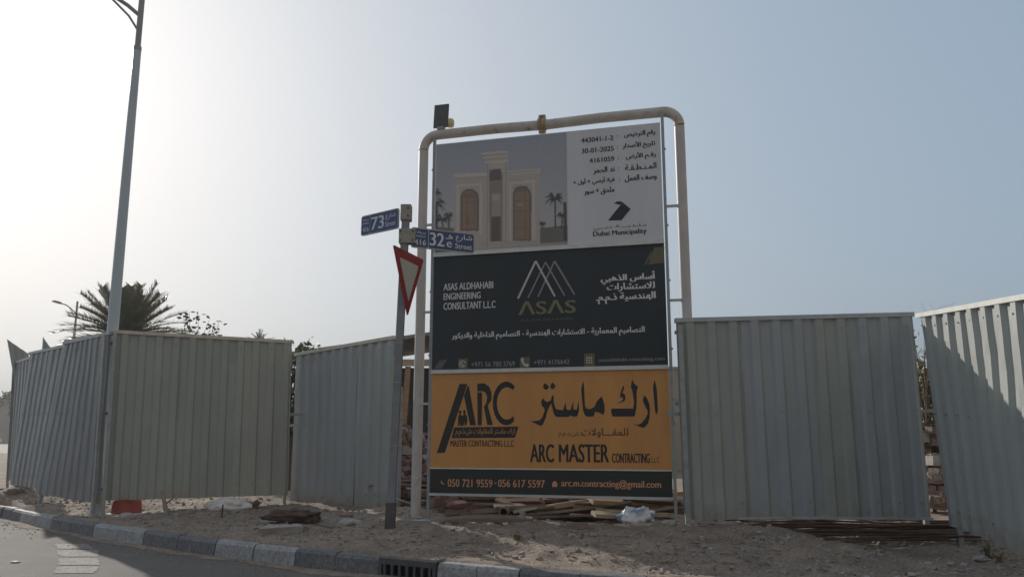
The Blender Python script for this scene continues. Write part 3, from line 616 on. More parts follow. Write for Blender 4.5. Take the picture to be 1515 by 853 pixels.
# kerb of painted stones, a gap left for the drain
KB = [(-30, 0)]
x, c = -8.27, 0
edges = [(-8.27, 1), (-7.54, 1), (-6.56, 0), (-5.48, 1), (-4.46, 0), (-3.27, 1), (-2.21, 0), (-1.26, 2), (-.69, 1), (.05, 0), (1.05, 1), (2.1, 0), (3.2, 1), (4.3, 0), (5.4, 1), (6.5, 0), (8, 1), (16, 0)]
left = [(-8.27 - .78 * k, (k + 1) % 2) for k in range(1, 28)][::-1]
bounds = [(-8.27 - .78 * 27 - .78, 0)] + left + [(-8.27, 0)] + edges[1:]
g = MB()
for (xa, ca), (xb, cb) in zip(bounds[:-1], bounds[1:]):
    if ca == 2: continue
    n2 = max(1, round((xb - xa) * 1.3 / .62))
    for s in range(n2):
        x0 = xa + (xb - xa) * s / n2 + .006; x1 = xa + (xb - xa) * (s + 1) / n2 - .006
        dz = random.uniform(-.006, .006); dn = random.uniform(-.008, .008)
        prof = [(0, -.02), (.018, KH - .035 + dz), (.04, KH - .006 + dz), (.06, KH + dz), (.155, KH + dz), (.155, -.02)]
        rings = []
        ns = 4
        for k in range(ns + 1):
            xx = x0 + (x1 - x0) * k / ns
            nn = kerb_normal(xx); ky = kerb_y(xx)
            rings.append([(xx + nn.x * (a + dn), ky + nn.y * (a + dn), b + .004 * noise.noise(Vector((xx * 9, a * 30, b * 9)))) for a, b in prof])
        vs_ = [p for r_ in rings for p in r_]; m_ = len(prof); fs_ = []
        for k in range(ns):
            for j in range(m_ - 1):
                fs_.append((k * m_ + j, (k + 1) * m_ + j, (k + 1) * m_ + j + 1, k * m_ + j + 1))
        fs_.append(tuple(range(m_))); fs_.append(tuple(range(ns * m_, (ns + 1) * m_))[::-1])
        g.add(vs_, fs_, 0 if ca == 0 else 1)
tag(g.build('kerb', [M['kerb_dark'], M['kerb_light']]), kind='structure')

# storm drain set in the kerb line
xa, xb = -1.26, -.69
pa, pb = Vector((xa, kerb_y(xa))), Vector((xb, kerb_y(xb)))
dl = (pb - pa).length
dr = thing('storm_drain', (pa.x, pa.y, 0), 'dark iron storm drain with barred mouth set into the kerb', 'storm drain', atan2(pb.y - pa.y, pb.x - pa.x))
m = MB(); m.box((dl / 2, .22, .185), (dl - .01, .42, .022))
for i in range(9):
    for j in range(6):
        m.box((.04 + i * (dl - .08) / 8, .045 + j * .065, .199), (.035, .022, .008), rz=.6 if (i + j) % 2 else -.6)
m.build('top_plate', mat('iron_plate', (.20, .185, .17), .8, col2=(.34, .29, .24), vscale=9, bump=.4), dr)
m = MB()
m.box((dl / 2, .012, .148), (dl - .01, .03, .052)); m.box((.02, .012, .06), (.03, .03, .124)); m.box((dl - .02, .012, .06), (.03, .03, .124)); m.box((dl / 2, .012, .008), (dl - .07, .03, .03))
m.build('mouth_frame', M['sleeve'], dr)
for i in range(7):
    m = MB(); m.box((.07 + i * (dl - .14) / 6, .012, .0725), (.026, .024, .098)); m.build('bar', M['sleeve'], dr)
m = MB(); m.box((dl / 2, .2, .08), (dl - .02, .30, .16)); m.build('pit_shade', M['hollow'], dr)  # solid near-black block, painted to stand for the shade inside the drain

# ================================================================== FENCE
def fence_panel(label, bl, br, tl, tr, mats, trim, ribs, nsheet=3, flip=1, depth=.032, bottom=True, bent=0.0, seed=0, posts=(), rail_l=0, rail_r=0, group=None):
    """corners as seen from the road; posts = list of (s, width, toward, z bottom, z top)"""
    bl, br, tl, tr = map(Vector, (bl, br, tl, tr))
    org = Vector(((bl.x + br.x) / 2, (bl.y + br.y) / 2, 0))
    root = thing('fence_panel', org, label, 'fence panel', group=group)
    e = (br - bl); e.z = 0; L = e.length; e.normalize()
    nrm = Vector((e.y, -e.x, 0)) * flip      # toward the road
    def pt(s, t, d=0.0):
        p = (bl.lerp(br, s)).lerp(tl.lerp(tr, s), t)
        return p + nrm * d - org
    per = 1.0 / ribs
    prof = []
    for k in range(ribs):
        for a, d in ((0, 0), (.34, 0), (.47, 1), (.80, 1), (.93, 0)):
            prof.append(((k + a) * per, d))
    prof.append((1.0, 0))
    cuts = [round(ribs * i / nsheet) / ribs for i in range(nsheet + 1)]
    rows = 14
    for i in range(nsheet):
        a, b = cuts[i], cuts[i + 1]
        ss = [(s, d) for s, d in prof if a - 1e-6 <= s <= b + 1e-6]
        if i < nsheet - 1: ss.append((b + .25 * per, 0.0))
        vs_, fs_ = [], []
        off = .006 * (i % 2) + .001
        for r_ in range(rows + 1):
            t = r_ / rows
            for s, d in ss:
                w = .012 * noise.fractal(Vector((s * 4 + seed, t * 3, i * 5)), 1, 2, 2) + .006 * noise.noise(Vector((s * 17 + seed, t * 11, i)))
                if bent and t < .2: w += bent * (1 - t / .2) * (.4 + noise.noise(Vector((s * 5, 3, seed))))
                vs_.append(pt(s, t, d * depth + off + w))
        m_ = len(ss)
        for r_ in range(rows):
            for j in range(m_ - 1):
                q = (r_ * m_ + j, r_ * m_ + j + 1, (r_ + 1) * m_ + j + 1, (r_ + 1) * m_ + j)
                fs_.append(q if flip == 1 else q[::-1])
        mb = MB(); mb.add(vs_, fs_)
        o = mb.build('sheet', mats[i % len(mats)], root)
        so = o.modifiers.new('thickness', 'SOLIDIFY'); so.thickness = .0025; so.offset = -1
    def bar(name, t, h, d0, d1, m, s0=-.004, s1=1.004, amp=0.0):
        n = 10; vs_, fs_ = [], []
        for k in range(n + 1):
            s = s0 + (s1 - s0) * k / n
            w = amp * noise.noise(Vector((s * 3.3, seed, 7)))
            p = pt(s, t)
            for d, z in ((d0, -h / 2), (d1, -h / 2), (d1, h / 2), (d0, h / 2)):
                q = p + nrm * (d); vs_.append((q.x, q.y, q.z + z + w))
        for k in range(n):
            for j in range(4):
                j2 = (j + 1) % 4
                fs_.append((k * 4 + j, k * 4 + j2, (k + 1) * 4 + j2, (k + 1) * 4 + j))
        fs_.append((0, 1, 2, 3)); fs_.append((n * 4 + 3, n * 4 + 2, n * 4 + 1, n * 4))
        mb = MB(); mb.add(vs_, fs_); return mb.build(name, m, root)
    bar('top_trim', 1.0, .05, -.05, depth + .014, M[trim])
    bar('rail', .94, .04, -.062, -.022, M['post_grey'])
    bar('rail', .52, .04, -.062, -.022, M['post_grey'], -rail_l / L, 1 + rail_r / L)
    bar('rail', .08, .04, -.062, -.022, M['post_grey'])
    if bottom: bar('bottom_trim', .008, .026, -.015, depth + .012, M['trim_grey'], s0=bottom if isinstance(bottom, float) else 0.0, amp=.02)
    k0 = None
    for t_ in (.94, .52, .08):
        for k in range(ribs):
            s_ = (k + .63) * per
            if s_ > 1: continue
            if k0 is None:
                mb = MB(); mb.tube([(0, 0, 0), tuple(nrm * .006)], .011, 7); k0 = mb.build('screw', M['clamp'], root)
                sc_ = k0
            else:
                sc_ = k0.copy(); COL.objects.link(sc_); sc_.parent = root
            sc_.location = pt(s_ + .004 * noise.noise(Vector((k, t_ * 9, seed))), t_ + .004 * noise.noise(Vector((t_ * 7, k, seed))), depth + .006)
    for s, w, d, zb, zt in posts:
        p = pt(s, 0); q = pt(s, 1)
        tb = (zb - (p.z)) / (q.z - p.z); tt = (zt - p.z) / (q.z - p.z)
        a_ = p.lerp(q, tb) + nrm * d; b_ = p.lerp(q, tt) + nrm * d
        mb = MB(); ax = (e * w / 2); ay = (nrm * w / 2)
        vs_ = [c_ + ax * i + ay * j for c_ in (a_, b_) for i, j in ((-1, -1), (1, -1), (1, 1), (-1, 1))]
        mb.add(vs_, [(0, 1, 2, 3), (7, 6, 5, 4), (0, 4, 5, 1), (1, 5, 6, 2), (2, 6, 7, 3), (3, 7, 4, 0)])
        mb.build('post', M['post_grey'] if d < .03 else M['galv'], root)
    return root

FG = 'corrugated hoarding panels round the plot'
SG, SB, SM = M['sheet_green'], M['sheet_blue'], M['sheet_mid']
fence_panel('grey green corrugated panel facing the road, between tall lamp post and first gap', (-5.83, 11.92, .40), (-3.505, 13.06, .40), (-5.88, 11.92, 2.82), (-3.56, 13.06, 2.80),
            [SG, SG, M['sheet_green2']], 'trim_cream', 11, posts=[(.004, .05, .045, .15, 2.80), (.985, .05, -.085, .1, 2.7)], rail_r=.22, seed=1, bottom=False, group=FG)
fence_panel('bluish grey panel set at an angle behind the street sign pole', (-3.56, 13.42, .235), (-1.69, 11.72, .30), (-3.57, 13.42, 2.63), (-1.70, 11.72, 2.71),
            [SB, SB, SM], 'trim_cream', 11, posts=[(.02, .05, -.085, .1, 2.55), (1.03, .05, -.06, .05, 2.0)], rail_l=.15, rail_r=.15, seed=2, bottom=False, group=FG)
fence_panel('wide grey panel right of the billboard with steel rods under it', (1.985, 9.68, .358), (4.79, 9.60, .364), (1.973, 9.68, 2.67), (4.782, 9.60, 2.731),
            [SG, SB, SG, SB], 'trim_grey', 11, nsheet=4, posts=[(.012, .055, .055, .05, 2.60), (.995, .055, -.085, .05, 2.7)], rail_l=.15, rail_r=.16, seed=3, bottom=.22, group=FG)
fence_panel('partly sunlit ribbed panel at the right edge, running toward the camera', (4.85, 9.32, .345), (4.47, 6.40, .20), (4.755, 9.34, 2.68), (4.55, 6.40, 2.47),
            [M['sheet_sun']], 'trim_white', 11, posts=[(.01, .055, -.085, .05, 2.65), (.995, .05, -.085, .05, 2.5)], seed=4, bottom=False, depth=.045, group=FG)
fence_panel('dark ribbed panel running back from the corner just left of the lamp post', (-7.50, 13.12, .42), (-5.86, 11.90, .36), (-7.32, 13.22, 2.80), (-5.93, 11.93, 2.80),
            [M['sheet_shaded']] * 2, 'trim_grey', 9, nsheet=2, posts=[(.975, .045, .07, .15, 2.78), (.02, .05, -.085, .1, 2.7)], seed=5, depth=.019, bottom=False, group=FG)
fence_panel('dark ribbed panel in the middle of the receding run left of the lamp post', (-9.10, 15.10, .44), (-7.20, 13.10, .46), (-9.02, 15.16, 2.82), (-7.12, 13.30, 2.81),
            [M['sheet_shaded']] * 2, 'trim_grey', 9, nsheet=2, posts=[(.02, .05, -.085, .1, 2.7)], seed=6, depth=.019, bottom=False, group=FG)
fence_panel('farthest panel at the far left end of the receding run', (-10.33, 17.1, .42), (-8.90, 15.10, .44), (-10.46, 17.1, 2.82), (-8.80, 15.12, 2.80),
            [M['sheet_shaded']], 'trim_grey', 7, nsheet=1, posts=[(.0, .05, .03, .1, 2.7)], seed=7, depth=.019, bottom=False, group=FG)

def loose_sheet(label, base, u, v, w, h):
    """short bent corrugated offcut standing on edge"""
    o = MB(); n = 12; vs_, fs_ = [], []
    u = Vector(u).normalized(); v = Vector(v).normalized(); nn = u.cross(v).normalized()
    for r_ in range(7):
        t = r_ / 6
        for k in range(n + 1):
            s = k / n
            hh = h * t * (1 - .35 * s * t)
            vs_.append(u * w * s + v * hh + nn * (.02 * (k % 4 in (1, 2)) + .06 * s * s))
    for r_ in range(6):
        for k in range(n):
            fs_.append((r_ * (n + 1) + k, r_ * (n + 1) + k + 1, (r_ + 1) * (n + 1) + k + 1, (r_ + 1) * (n + 1) + k))
    o.add(vs_, fs_)
    ob = o.build('loose_sheet', M['sheet_mid'], loc=base)
    s = ob.modifiers.new('thickness', 'SOLIDIFY'); s.thickness = .004
    return tag(ob, label, 'metal sheet')
loose_sheet('bent metal sheet leaning outward above the fence, leftmost', (-10.36, 16.95, 2.45), (.85, .5, 0), (-.26, -.05, 1), .34, .88)
loose_sheet('short upright metal offcut poking up above the fence left of the palm', (-9.02, 15.55, 2.45), (.85, .5, 0), (-.06, .05, 1), .17, .74)

# ================================================================== BILLBOARD
BRZ = atan2(9.85 - 10.65, 1.895 + 1.05)
BL = 3.052
bb = thing('billboard', (-1.05, 10.65, 0), 'tall white pipe framed construction billboard with three printed boards', 'billboard', BRZ)
def arc_pts(c, r, a0, a1, n=8):
    return [(c[0] + r * cos(R(a0 + (a1 - a0) * k / n)), c[1], c[2] + r * sin(R(a0 + (a1 - a0) * k / n))) for k in range(n + 1)]
PR = .066; ZT = 5.42; XL, XR = -.205, 3.29; PY = .07; BR_ = .2
m = MB(); m.tube([(XL - .012, PY, -.1), (XL, PY, 2.6), (XL, PY, ZT - BR_ - .02)], PR, 16); m.build('frame_leg', M['pipe_white'], bb)
m = MB(); m.tube([(XR + .02, PY, -.1), (XR, PY, 2.6), (XR, PY, ZT - BR_ - .02)], PR, 16); m.build('frame_leg', M['pipe_white'], bb)
top = arc_pts((XL + BR_, PY, ZT - BR_), BR_, 180, 90) + [(.8, PY, ZT + .004), (1.5, PY, ZT - .012), (2.3, PY, ZT + .006)] + arc_pts((XR - BR_, PY, ZT - BR_), BR_, 90, 0)
m = MB(); m.tube(top, PR + .001, 16); m.build('top_pipe', M['pipe_rust'], bb)
m = MB()
for dx in (-.032, .032):
    m.tube([(1.49 + dx - .018, PY, ZT), (1.49 + dx + .018, PY, ZT)], PR + .022, 16)
for dz in (-.105, .105):
    m.box((1.49, PY, ZT + dz), (.09, .05, .04)); m.tube([(1.49, PY - .05, ZT + dz), (1.49, PY + .05, ZT + dz)], .014, 8)
m.build('pipe_coupler', M['coupler'], bb)
for x in (-.028, BL + .03):
    m = MB(); m.box((x, .028, 2.83), (.036, .036, 5.1)); m.build('upright', M['post_grey'] if x < 0 else M['galv'], bb)
for z in (4.13, 2.93, 1.72):
    m = MB(); m.box(((XL + PR - .03 - .046) / 2 , .045, z), (.11, .03, .03)); m.build('stub', M['pipe_white'], bb)
    m = MB(); m.box(((XR - PR + BL + .048) / 2 + .004, .045, z + .02), (XR - PR - BL - .03, .03, .03)); m.build('stub', M['pipe_white'], bb)
for z in (4.9, 3.9, 3.2, 2.35, 1.45):
    m = MB(); m.tube([(BL + .05, .02, z), (BL + .062, .02, z)], .014, 8); m.build('bolt', M['clamp'], bb)
    m = MB(); m.tube([(-.058, .02, z), (-.046, .02, z)], .014, 8); m.build('bolt', M['clamp'], bb)
m = MB(); m.tube([(BL + .06, .03, 1.69), (BL + .15, .05, 1.69)], .02, 8); m.tube([(BL + .13, .02, 1.60), (BL + .13, .02, 1.78)], .034, 10)
m.build('clamp_knob', M['galv'], bb)
def rail(z, h, mm):
    m = MB(); m.box((BL / 2, -.004, z), (BL + .006, .05, h)); m.build('cross_rail', mm, bb)
rail(3.689, .052, M['board_edge']); rail(2.128, .048, M['board_edge']); rail(.577, .03, M['board_edge'])
def board(name, z0, z1, mm, label):
    m = MB(); m.box((BL / 2, .006, (z0 + z1) / 2), (BL, .012, z1 - z0))
    b = m.build(name, mm, bb); b['label'] = label; return b
b1 = board('permit_board', 3.716, 5.255, M['board_white'], 'white printed board with villa picture and permit details')
b2 = board('consultant_board', 2.153, 3.662, M['board_navy'], 'charcoal printed board of the engineering consultant')
b3 = board('contractor_board', .908, 2.103, M['board_orange'], 'orange printed board of the contractor')
b4 = board('contact_board', .593, .892, M['board_black'], 'black printed strip with phone numbers and email')
m = MB(); m.box((BL / 2, -.002, .900), (BL, .02, .0145)); m.build('cross_rail', M['trim_white'], bb)
BOARD = {1: b1, 2: b2, 3: b3, 4: b4}
for bi, s, box, mm, w in TEXTS:
    lettering(s, box, M[mm], BOARD[bi], w, y=-.0035 if mm != 'orangeink' else -.007)

def flat_shapes(key, mm, parent, y, name, each=False):
    if each:
        for p in SHAPES[key]:
            m = MB(); m.prism(p, y, -.0005, 0); m.build(name, mm, parent)
        return
    m = MB()
    for i, p in enumerate(SHAPES[key]):
        m.prism(p, y - .0002 * (i % 9), -.0005, 0)
    return m.build(name, mm, parent)
flat_shapes('arabic', M['black'], b3, -.003, 'lettering')
flat_shapes('arclogo', M['black'], b3, -.003, 'logo')
flat_shapes('tri_mid', M['midgrey'], b2, -.003, 'logo')
flat_shapes('tri_bright', M['brightgrey'], b2, -.0055, 'logo')
flat_shapes('corner', M['olive'], b2, -.003, 'corner_motif', True)
flat_shapes('slash', M['dim'], b2, -.003, 'corner_motif', True)
flat_shapes('icons', M['olive'], b2, -.003, 'icon', True)
flat_shapes('iconglyph', M['brightgrey'], b2, -.006, 'icon')
flat_shapes('icon4', M['peach'], b4, -.003, 'icon', True)
flat_shapes('emblem', M['ink'], b1, -.003, 'emblem')

# the printed villa picture: one sheet, its print held as a colour per cell
NX, NZ = 244, 198
px0, px1, pz0, pz1 = .012, 1.832, 3.726, 5.245
gx = np.linspace(px0, px1, NX + 1); gz = np.linspace(pz0, pz1, NZ + 1)
cx, cz = np.meshgrid((gx[:-1] + gx[1:]) / 2, (gz[:-1] + gz[1:]) / 2)
img = np.zeros((NZ, NX, 3))
tt = ((cz - pz0) / (pz1 - pz0))[..., None]
img[:] = (1 - tt) * np.array((.45, .44, .445)) + tt * np.array((.30, .325, .385))
rng = np.random.default_rng(3)
def inside(poly):
    r = np.zeros(cx.shape, bool); n = len(poly); j = n - 1
    for i in range(n):
        (xi, zi), (xj, zj) = poly[i], poly[j]
        if zi != zj:
            r ^= ((zi > cz) != (zj > cz)) & (cx < (xj - xi) * (cz - zi) / (zj - zi) + xi)
        j = i
    return r
PC = {'v_hedge': (.105, .105, .085), 'v_path': (.36, .31, .295), 'v_facade': (.43, .375, .34), 'v_tower': (.46, .40, .365), 'v_cornice': (.54, .475, .43),
      'v_trim': (.53, .47, .43), 'v_niche': (.215, .18, .16), 'v_pale': (.35, .31, .275), 'v_dark': (.105, .09, .085), 'v_warm': (.28, .205, .15), 'v_bar': (.20, .135, .085), 'v_palm': (.07, .072, .062)}
for k in ('v_hedge', 'v_path', 'v_facade', 'v_tower', 'v_cornice', 'v_trim', 'v_niche', 'v_pale', 'v_dark', 'v_warm', 'v_bar', 'v_palm'):
    for p in SHAPES[k]:
        w = inside(p)
        img[w] = img[w] * (.25 if k != 'v_palm' else .1) * .6 + np.array(PC[k]) * (1 - .6 * (.25 if k != 'v_palm' else .1))
def pic_xy(x, y):   # photo-print units to board metres
    return px0 + (px1 - px0) * (x - 8) / 940, pz1 - (pz1 - pz0) * (y - 40) / 760
for (x0, y0, x1, y1, c, a) in ((402, 250, 486, 330, (.10, .085, .08), .75), (404, 330, 484, 345, (.30, .25, .22), .8), (215, 400, 306, 440, (.16, .12, .10), .5), (582, 385, 676, 425, (.16, .12, .10), .5),
        (150, 296, 385, 302, (.25, .21, .19), .6), (525, 282, 752, 288, (.25, .21, .19), .6), (345, 143, 530, 150, (.26, .22, .20), .6), (352, 171, 530, 178, (.26, .22, .20), .6), (385, 205, 393, 780, (.28, .24, .21), .7), (515, 205, 523, 770, (.28, .24, .21), .7),
        (340, 745, 720, 752, (.26, .22, .20), .6), (330, 765, 735, 773, (.26, .22, .20), .5), (230, 560, 262, 620, (.20, .13, .09), .6), (600, 500, 640, 520, (.45, .33, .22), .5), (425, 430, 470, 470, (.48, .43, .39), .5)):
    xa, za = pic_xy(x0, y1); xb, zb = pic_xy(x1, y0)
    w = inside([(xa, za), (xb, za), (xb, zb), (xa, zb)])
    img[w] = img[w] * (1 - a) + np.array(c) * a
for k in range(1):
    q = np.pad(img, ((1, 1), (1, 1), (0, 0)), 'edge')
    img = (2 * img + q[:-2, 1:-1] + q[2:, 1:-1] + q[1:-1, :-2] + q[1:-1, 2:]) / 6
img *= 1 + rng.normal(0, .05, img.shape[:2])[..., None]
vs_ = [(x, -.0025, z) for z in gz for x in gx]
fs_ = [(j * (NX + 1) + i, j * (NX + 1) + i + 1, (j + 1) * (NX + 1) + i + 1, (j + 1) * (NX + 1) + i) for j in range(NZ) for i in range(NX)]
mb = MB(); mb.add(vs_, fs_)
pm = bpy.data.materials.new('villa_print'); pm.use_nodes = True
at = pm.node_tree.nodes.new('ShaderNodeAttribute'); at.attribute_name = 'print'
pm.node_tree.links.new(at.outputs['Color'], pm.node_tree.nodes['Principled BSDF'].inputs['Base Color'])
pm.node_tree.nodes['Principled BSDF'].inputs['Roughness'].default_value = .55
pic = mb.build('villa_picture', pm, b1)
ca_ = pic.data.color_attributes.new('print', 'FLOAT_COLOR', 'CORNER')
flat = np.repeat(np.concatenate([img.reshape(-1, 3), np.ones((NX * NZ, 1))], 1), 4, axis=0).astype(np.float32)
ca_.data.foreach_set('color', flat.ravel())

# tie wire on the left leg
m = MB(); m.tube([(XL - .02, 0, .70), (XL + .01, -.01, .72), (XL + .03, -.02, .77), (XL + .075, -.02, .81)], .007, 6); m.build('tie_wire', M['wire'], bb)

# solar lamp on the top pipe
sl = thing('solar_lamp', (-.985, 10.70, ZT + PR), 'small black solar panel lamp clamped on the billboard top pipe', 'solar lamp', BRZ)
m = MB(); m.box((0, 0, .2), (.20, .03, .34), rx=R(-6)); m.build('solar_panel', M['solar'], sl, .004)
m = MB(); m.box((0, -.004, .2), (.212, .024, .352), rx=R(-6)); m.build('panel_frame', M['sleeve'], sl, .003)
m = MB(); m.box((0, 0, .02), (.10, .07, .04)); m.tube([(0, .02, 0), (0, .03, .12)], .018, 8); m.build('bracket', M['clamp'], sl)
m = MB(); m.lathe([(.0, -.06), (.045, -.055), (.055, -.01), (.05, .04), (.025, .062), (0, .065)], (.125, .03, .10), 14); m.build('lamp_head', M['lampglass'], sl)

# ================================================================== STREET SIGN POST
sp = thing('street_sign_post', (-1.345, 9.25, 0), 'leaning grey post with two blue street name plates and a yield triangle', 'street sign')
LEAN = Vector((.0265, .0, 1))
def pp(z): return Vector((.0265 * (z - .235), 0, z))
m = MB(); c_ = []
for z in (.15, 3.90):
    p = pp(z); c_ += [(p.x + a * .042, p.y + b * .042, z) for a, b in ((-1, -1), (1, -1), (1, 1), (-1, 1))]
m.add(c_, [(0, 3, 2, 1), (4, 5, 6, 7), (0, 1, 5, 4), (1, 2, 6, 5), (2, 3, 7, 6), (3, 0, 4, 7)])
m.build('pole', M['sign_post'], sp)
m = MB(); c_ = []
for z in (.05, .58):
    p = pp(z); c_ += [(p.x + a * .052, p.y + b * .052, z) for a, b in ((-1, -1), (1, -1), (1, 1), (-1, 1))]
m.add(c_, [(0, 3, 2, 1), (4, 5, 6, 7), (0, 1, 5, 4), (1, 2, 6, 5), (2, 3, 7, 6), (3, 0, 4, 7)])
m.build('base_sleeve', M['sleeve'], sp)
for z in (1.2, 1.9, 2.35):
    p = pp(z); m = MB(); m.box((p.x, 0, z), (.094, .094, .016)); m.build('strap', M['clamp'], sp)
# clamps
m = MB(); m.box((pp(3.88).x + .002, 0, 3.885), (.125, .125, .19)); m.build('clamp', M['clamp'], sp, .006)
m = MB(); m.box((pp(3.6).x + .03, 0, 3.60), (.19, .125, .175)); m.build('clamp', M['clamp'], sp, .006)
for x, z in ((-.045, 3.655), (.10, 3.655), (-.045, 3.545), (.10, 3.545)):
    m = MB(); m.tube([(pp(3.6).x + x, -.062, z), (pp(3.6).x + x, -.072, z)], .012, 8); m.build('bolt', M['sleeve'], sp)
for x, z in ((.03, 3.93), (.03, 3.84)):
    m = MB(); m.tube([(pp(3.9).x + x, -.062, z), (pp(3.9).x + x, -.072, z)], .012, 8); m.build('bolt', M['sleeve'], sp)

def rrect(x0, z0, x1, z1, r, n=5):
    out = []
    for cx_, cz_, a in ((x1 - r, z0 + r, -90), (x1 - r, z1 - r, 0), (x0 + r, z1 - r, 90), (x0 + r, z0 + r, 180)):
        out += [(cx_ + r * cos(R(a + 90 * k / n)), cz_ + r * sin(R(a + 90 * k / n))) for k in range(n + 1)]
    return out
def name_plate(loc, rz, L, H, parts, label, grow):
    """plate in its own frame: x along, z up, face to -y"""
    m = MB(); m.prism(rrect(0, 0, L, H, .03), -.008, .008)
    p = m.build('name_plate', M['plate_grey'], sp, loc=loc); p.rotation_euler = (0, 0, rz); p['label'] = label
    m = MB()
    for x0, x1 in parts['fields']: m.prism(rrect(x0, .014, x1, H - .014, .018), -.0105, -.0082)
    m.build('blue_field', M['plate_blue'], p)
    for s, box, w in parts['text']:
        lettering(s, box, M['plate_white'], p, w, y=-.0125)
    return p
# right plate, pointing right and slightly away
name_plate((.165, -.02, 3.468), atan2(.35, .74), .80, .245, dict(fields=[(.014, .205), (.217, .786)], text=[
    ('منطقة', (.045, .175, .175, .21), .01), ('AREA', (.05, .13, .175, .155), .01), ('416', (.04, .035, .18, .105), .03),
    ('32', (.23, .045, .405, .205), .045), ('هـ', (.425, .145, .515, .205), .03), ('e', (.44, .045, .505, .115), .04),
    ('شارع', (.555, .125, .765, .215), .03), ('Street', (.55, .04, .765, .105), .03)]), 'blue street name plate reading 32 e Street', 1)
# left plate, pointing left and slightly away: its x axis runs from the far left end to the post
name_plate((-.505, .43, 3.712), atan2(-.38, .50), .645, .25, dict(fields=[(.014, .155), (.165, .63)], text=[
    ('منطقة', (.03, .18, .14, .21), .01), ('AREA', (.03, .135, .14, .16), .01), ('416', (.035, .04, .14, .105), .02),
    ('73', (.185, .045, .40, .205), .045), ('شارع', (.43, .13, .60, .21), .02), ('Street', (.43, .05, .60, .11), .02)]), 'blue street name plate reading 73 Street', 1)
# yield triangle
ya, yb_ = Vector((.021, -.40)), Vector((.26, .35))
yl = (yb_ - ya).length
S_ = .80
ym = MB()
def rtri(s, cx_, cz_, r=.03):
    """rounded triangle pointing down, side s"""
    h = s * .9; P3 = [(cx_ - s / 2, cz_), (cx_, cz_ - h), (cx_ + s / 2, cz_)]
    out = []
    for i in range(3):
        p = Vector(P3[i]); a = (Vector(P3[i - 1]) - p).normalized(); b = (Vector(P3[(i + 1) % 3]) - p).normalized()
        for k in range(5):
            t = k / 4; q = (p + a * r * (1 - t) ** 2 + b * r * t ** 2)
            out.append((q.x, q.y))
    return out
ym.prism(rtri(.83, .40, .80), -.006, .006)
yo = ym.build('yield_sign', M['yield_red'], sp, loc=(ya.x, ya.y, 2.605)); yo.rotation_euler = (0, 0, atan2(yb_.y - ya.y, yb_.x - ya.x))
yo['label'] = 'red bordered white yield triangle seen at a steep angle'
m = MB(); m.prism(rtri(.52, .40, .69), -.010, -.0065); m.build('white_centre', M['yield_white'], yo)
m = MB(); m.box((.10, -.04, 3.25), (.12, .03, .04), rz=1.2); m.box((.09, -.02, 3.02), (.12, .03, .04), rz=1.2); m.build('sign_bracket', M['clamp'], sp)

# ================================================================== STREET LAMPS
def street_lamp(name, loc, label, h, r0, r1, near=True):
    t = thing(name, loc, label, 'street lamp')
    m = MB(); m.tube([(0, 0, -.05), (0, 0, h * .45), (0, 0, h * .86)], [r0, (r0 + r1) / 2 + .008, r1 + .008], 18); m.build('pole', M['lamp_pole'], t)
    m = MB(); m.tube([(0, 0, h * .86), (0, 0, h * 1.02)], r1 - .004, 14); m.build('mast_top', M['lamp_top'], t)
    m = MB(); m.tube([(0, 0, h * .86 - .04), (0, 0, h * .86 + .03)], r1 + .011, 16); m.build('collar', M['lamp_top'], t)
    z = h * .93
    m = MB(); m.tube([(-.03, 0, z), (-.22, -.02, z + .16), (-.5, -.05, z + .34), (-.95, -.09, z + .52), (-1.5, -.14, z + .62)], .032, 10); m.build('arm', M['lamp_top'], t)
    m = MB(); m.tube([(-.03, 0, z - .26), (-.18, -.02, z - .03), (-.45, -.045, z + .24), (-.80, -.08, z + .46)], .018, 8); m.build('brace', M['lamp_top'], t)
    m = MB()
    vs_ = []
    for x, w, zt, zb in ((-1.4, .06, .66, .58), (-1.55, .12, .70, .57), (-1.95, .15, .76, .63), (-2.25, .09, .76, .68)):
        vs_ += [(x, -.14 - w, z + zb), (x, -.14 + w, z + zb), (x, -.14 + w * .7, z + zt), (x, -.14 - w * .7, z + zt)]
    fs_ = [(0, 1, 2, 3), (15, 14, 13, 12)]
    for i in range(3):
        for j in range(4):
            fs_.append((i * 4 + j, (i + 1) * 4 + j, (i + 1) * 4 + (j + 1) % 4, i * 4 + (j + 1) % 4))
    m.add(vs_, fs_); m.build('lamp_head', M['lamp_top'], t)
    return t
street_lamp('street_lamp', (-6.06, 12.22, .2), 'tall pale grey street lamp behind the fence corner, rising past the top', 8.45, .088, .05)
dl = street_lamp('street_lamp', (-22.8, 42, 0), 'thin dark street lamp far behind the palm', 8.1, .10, .055)
for c_ in dl.children:
    if c_.name.split('.')[0] in ('arm', 'brace', 'lamp_head'): c_.scale = (.56, .6, 1)

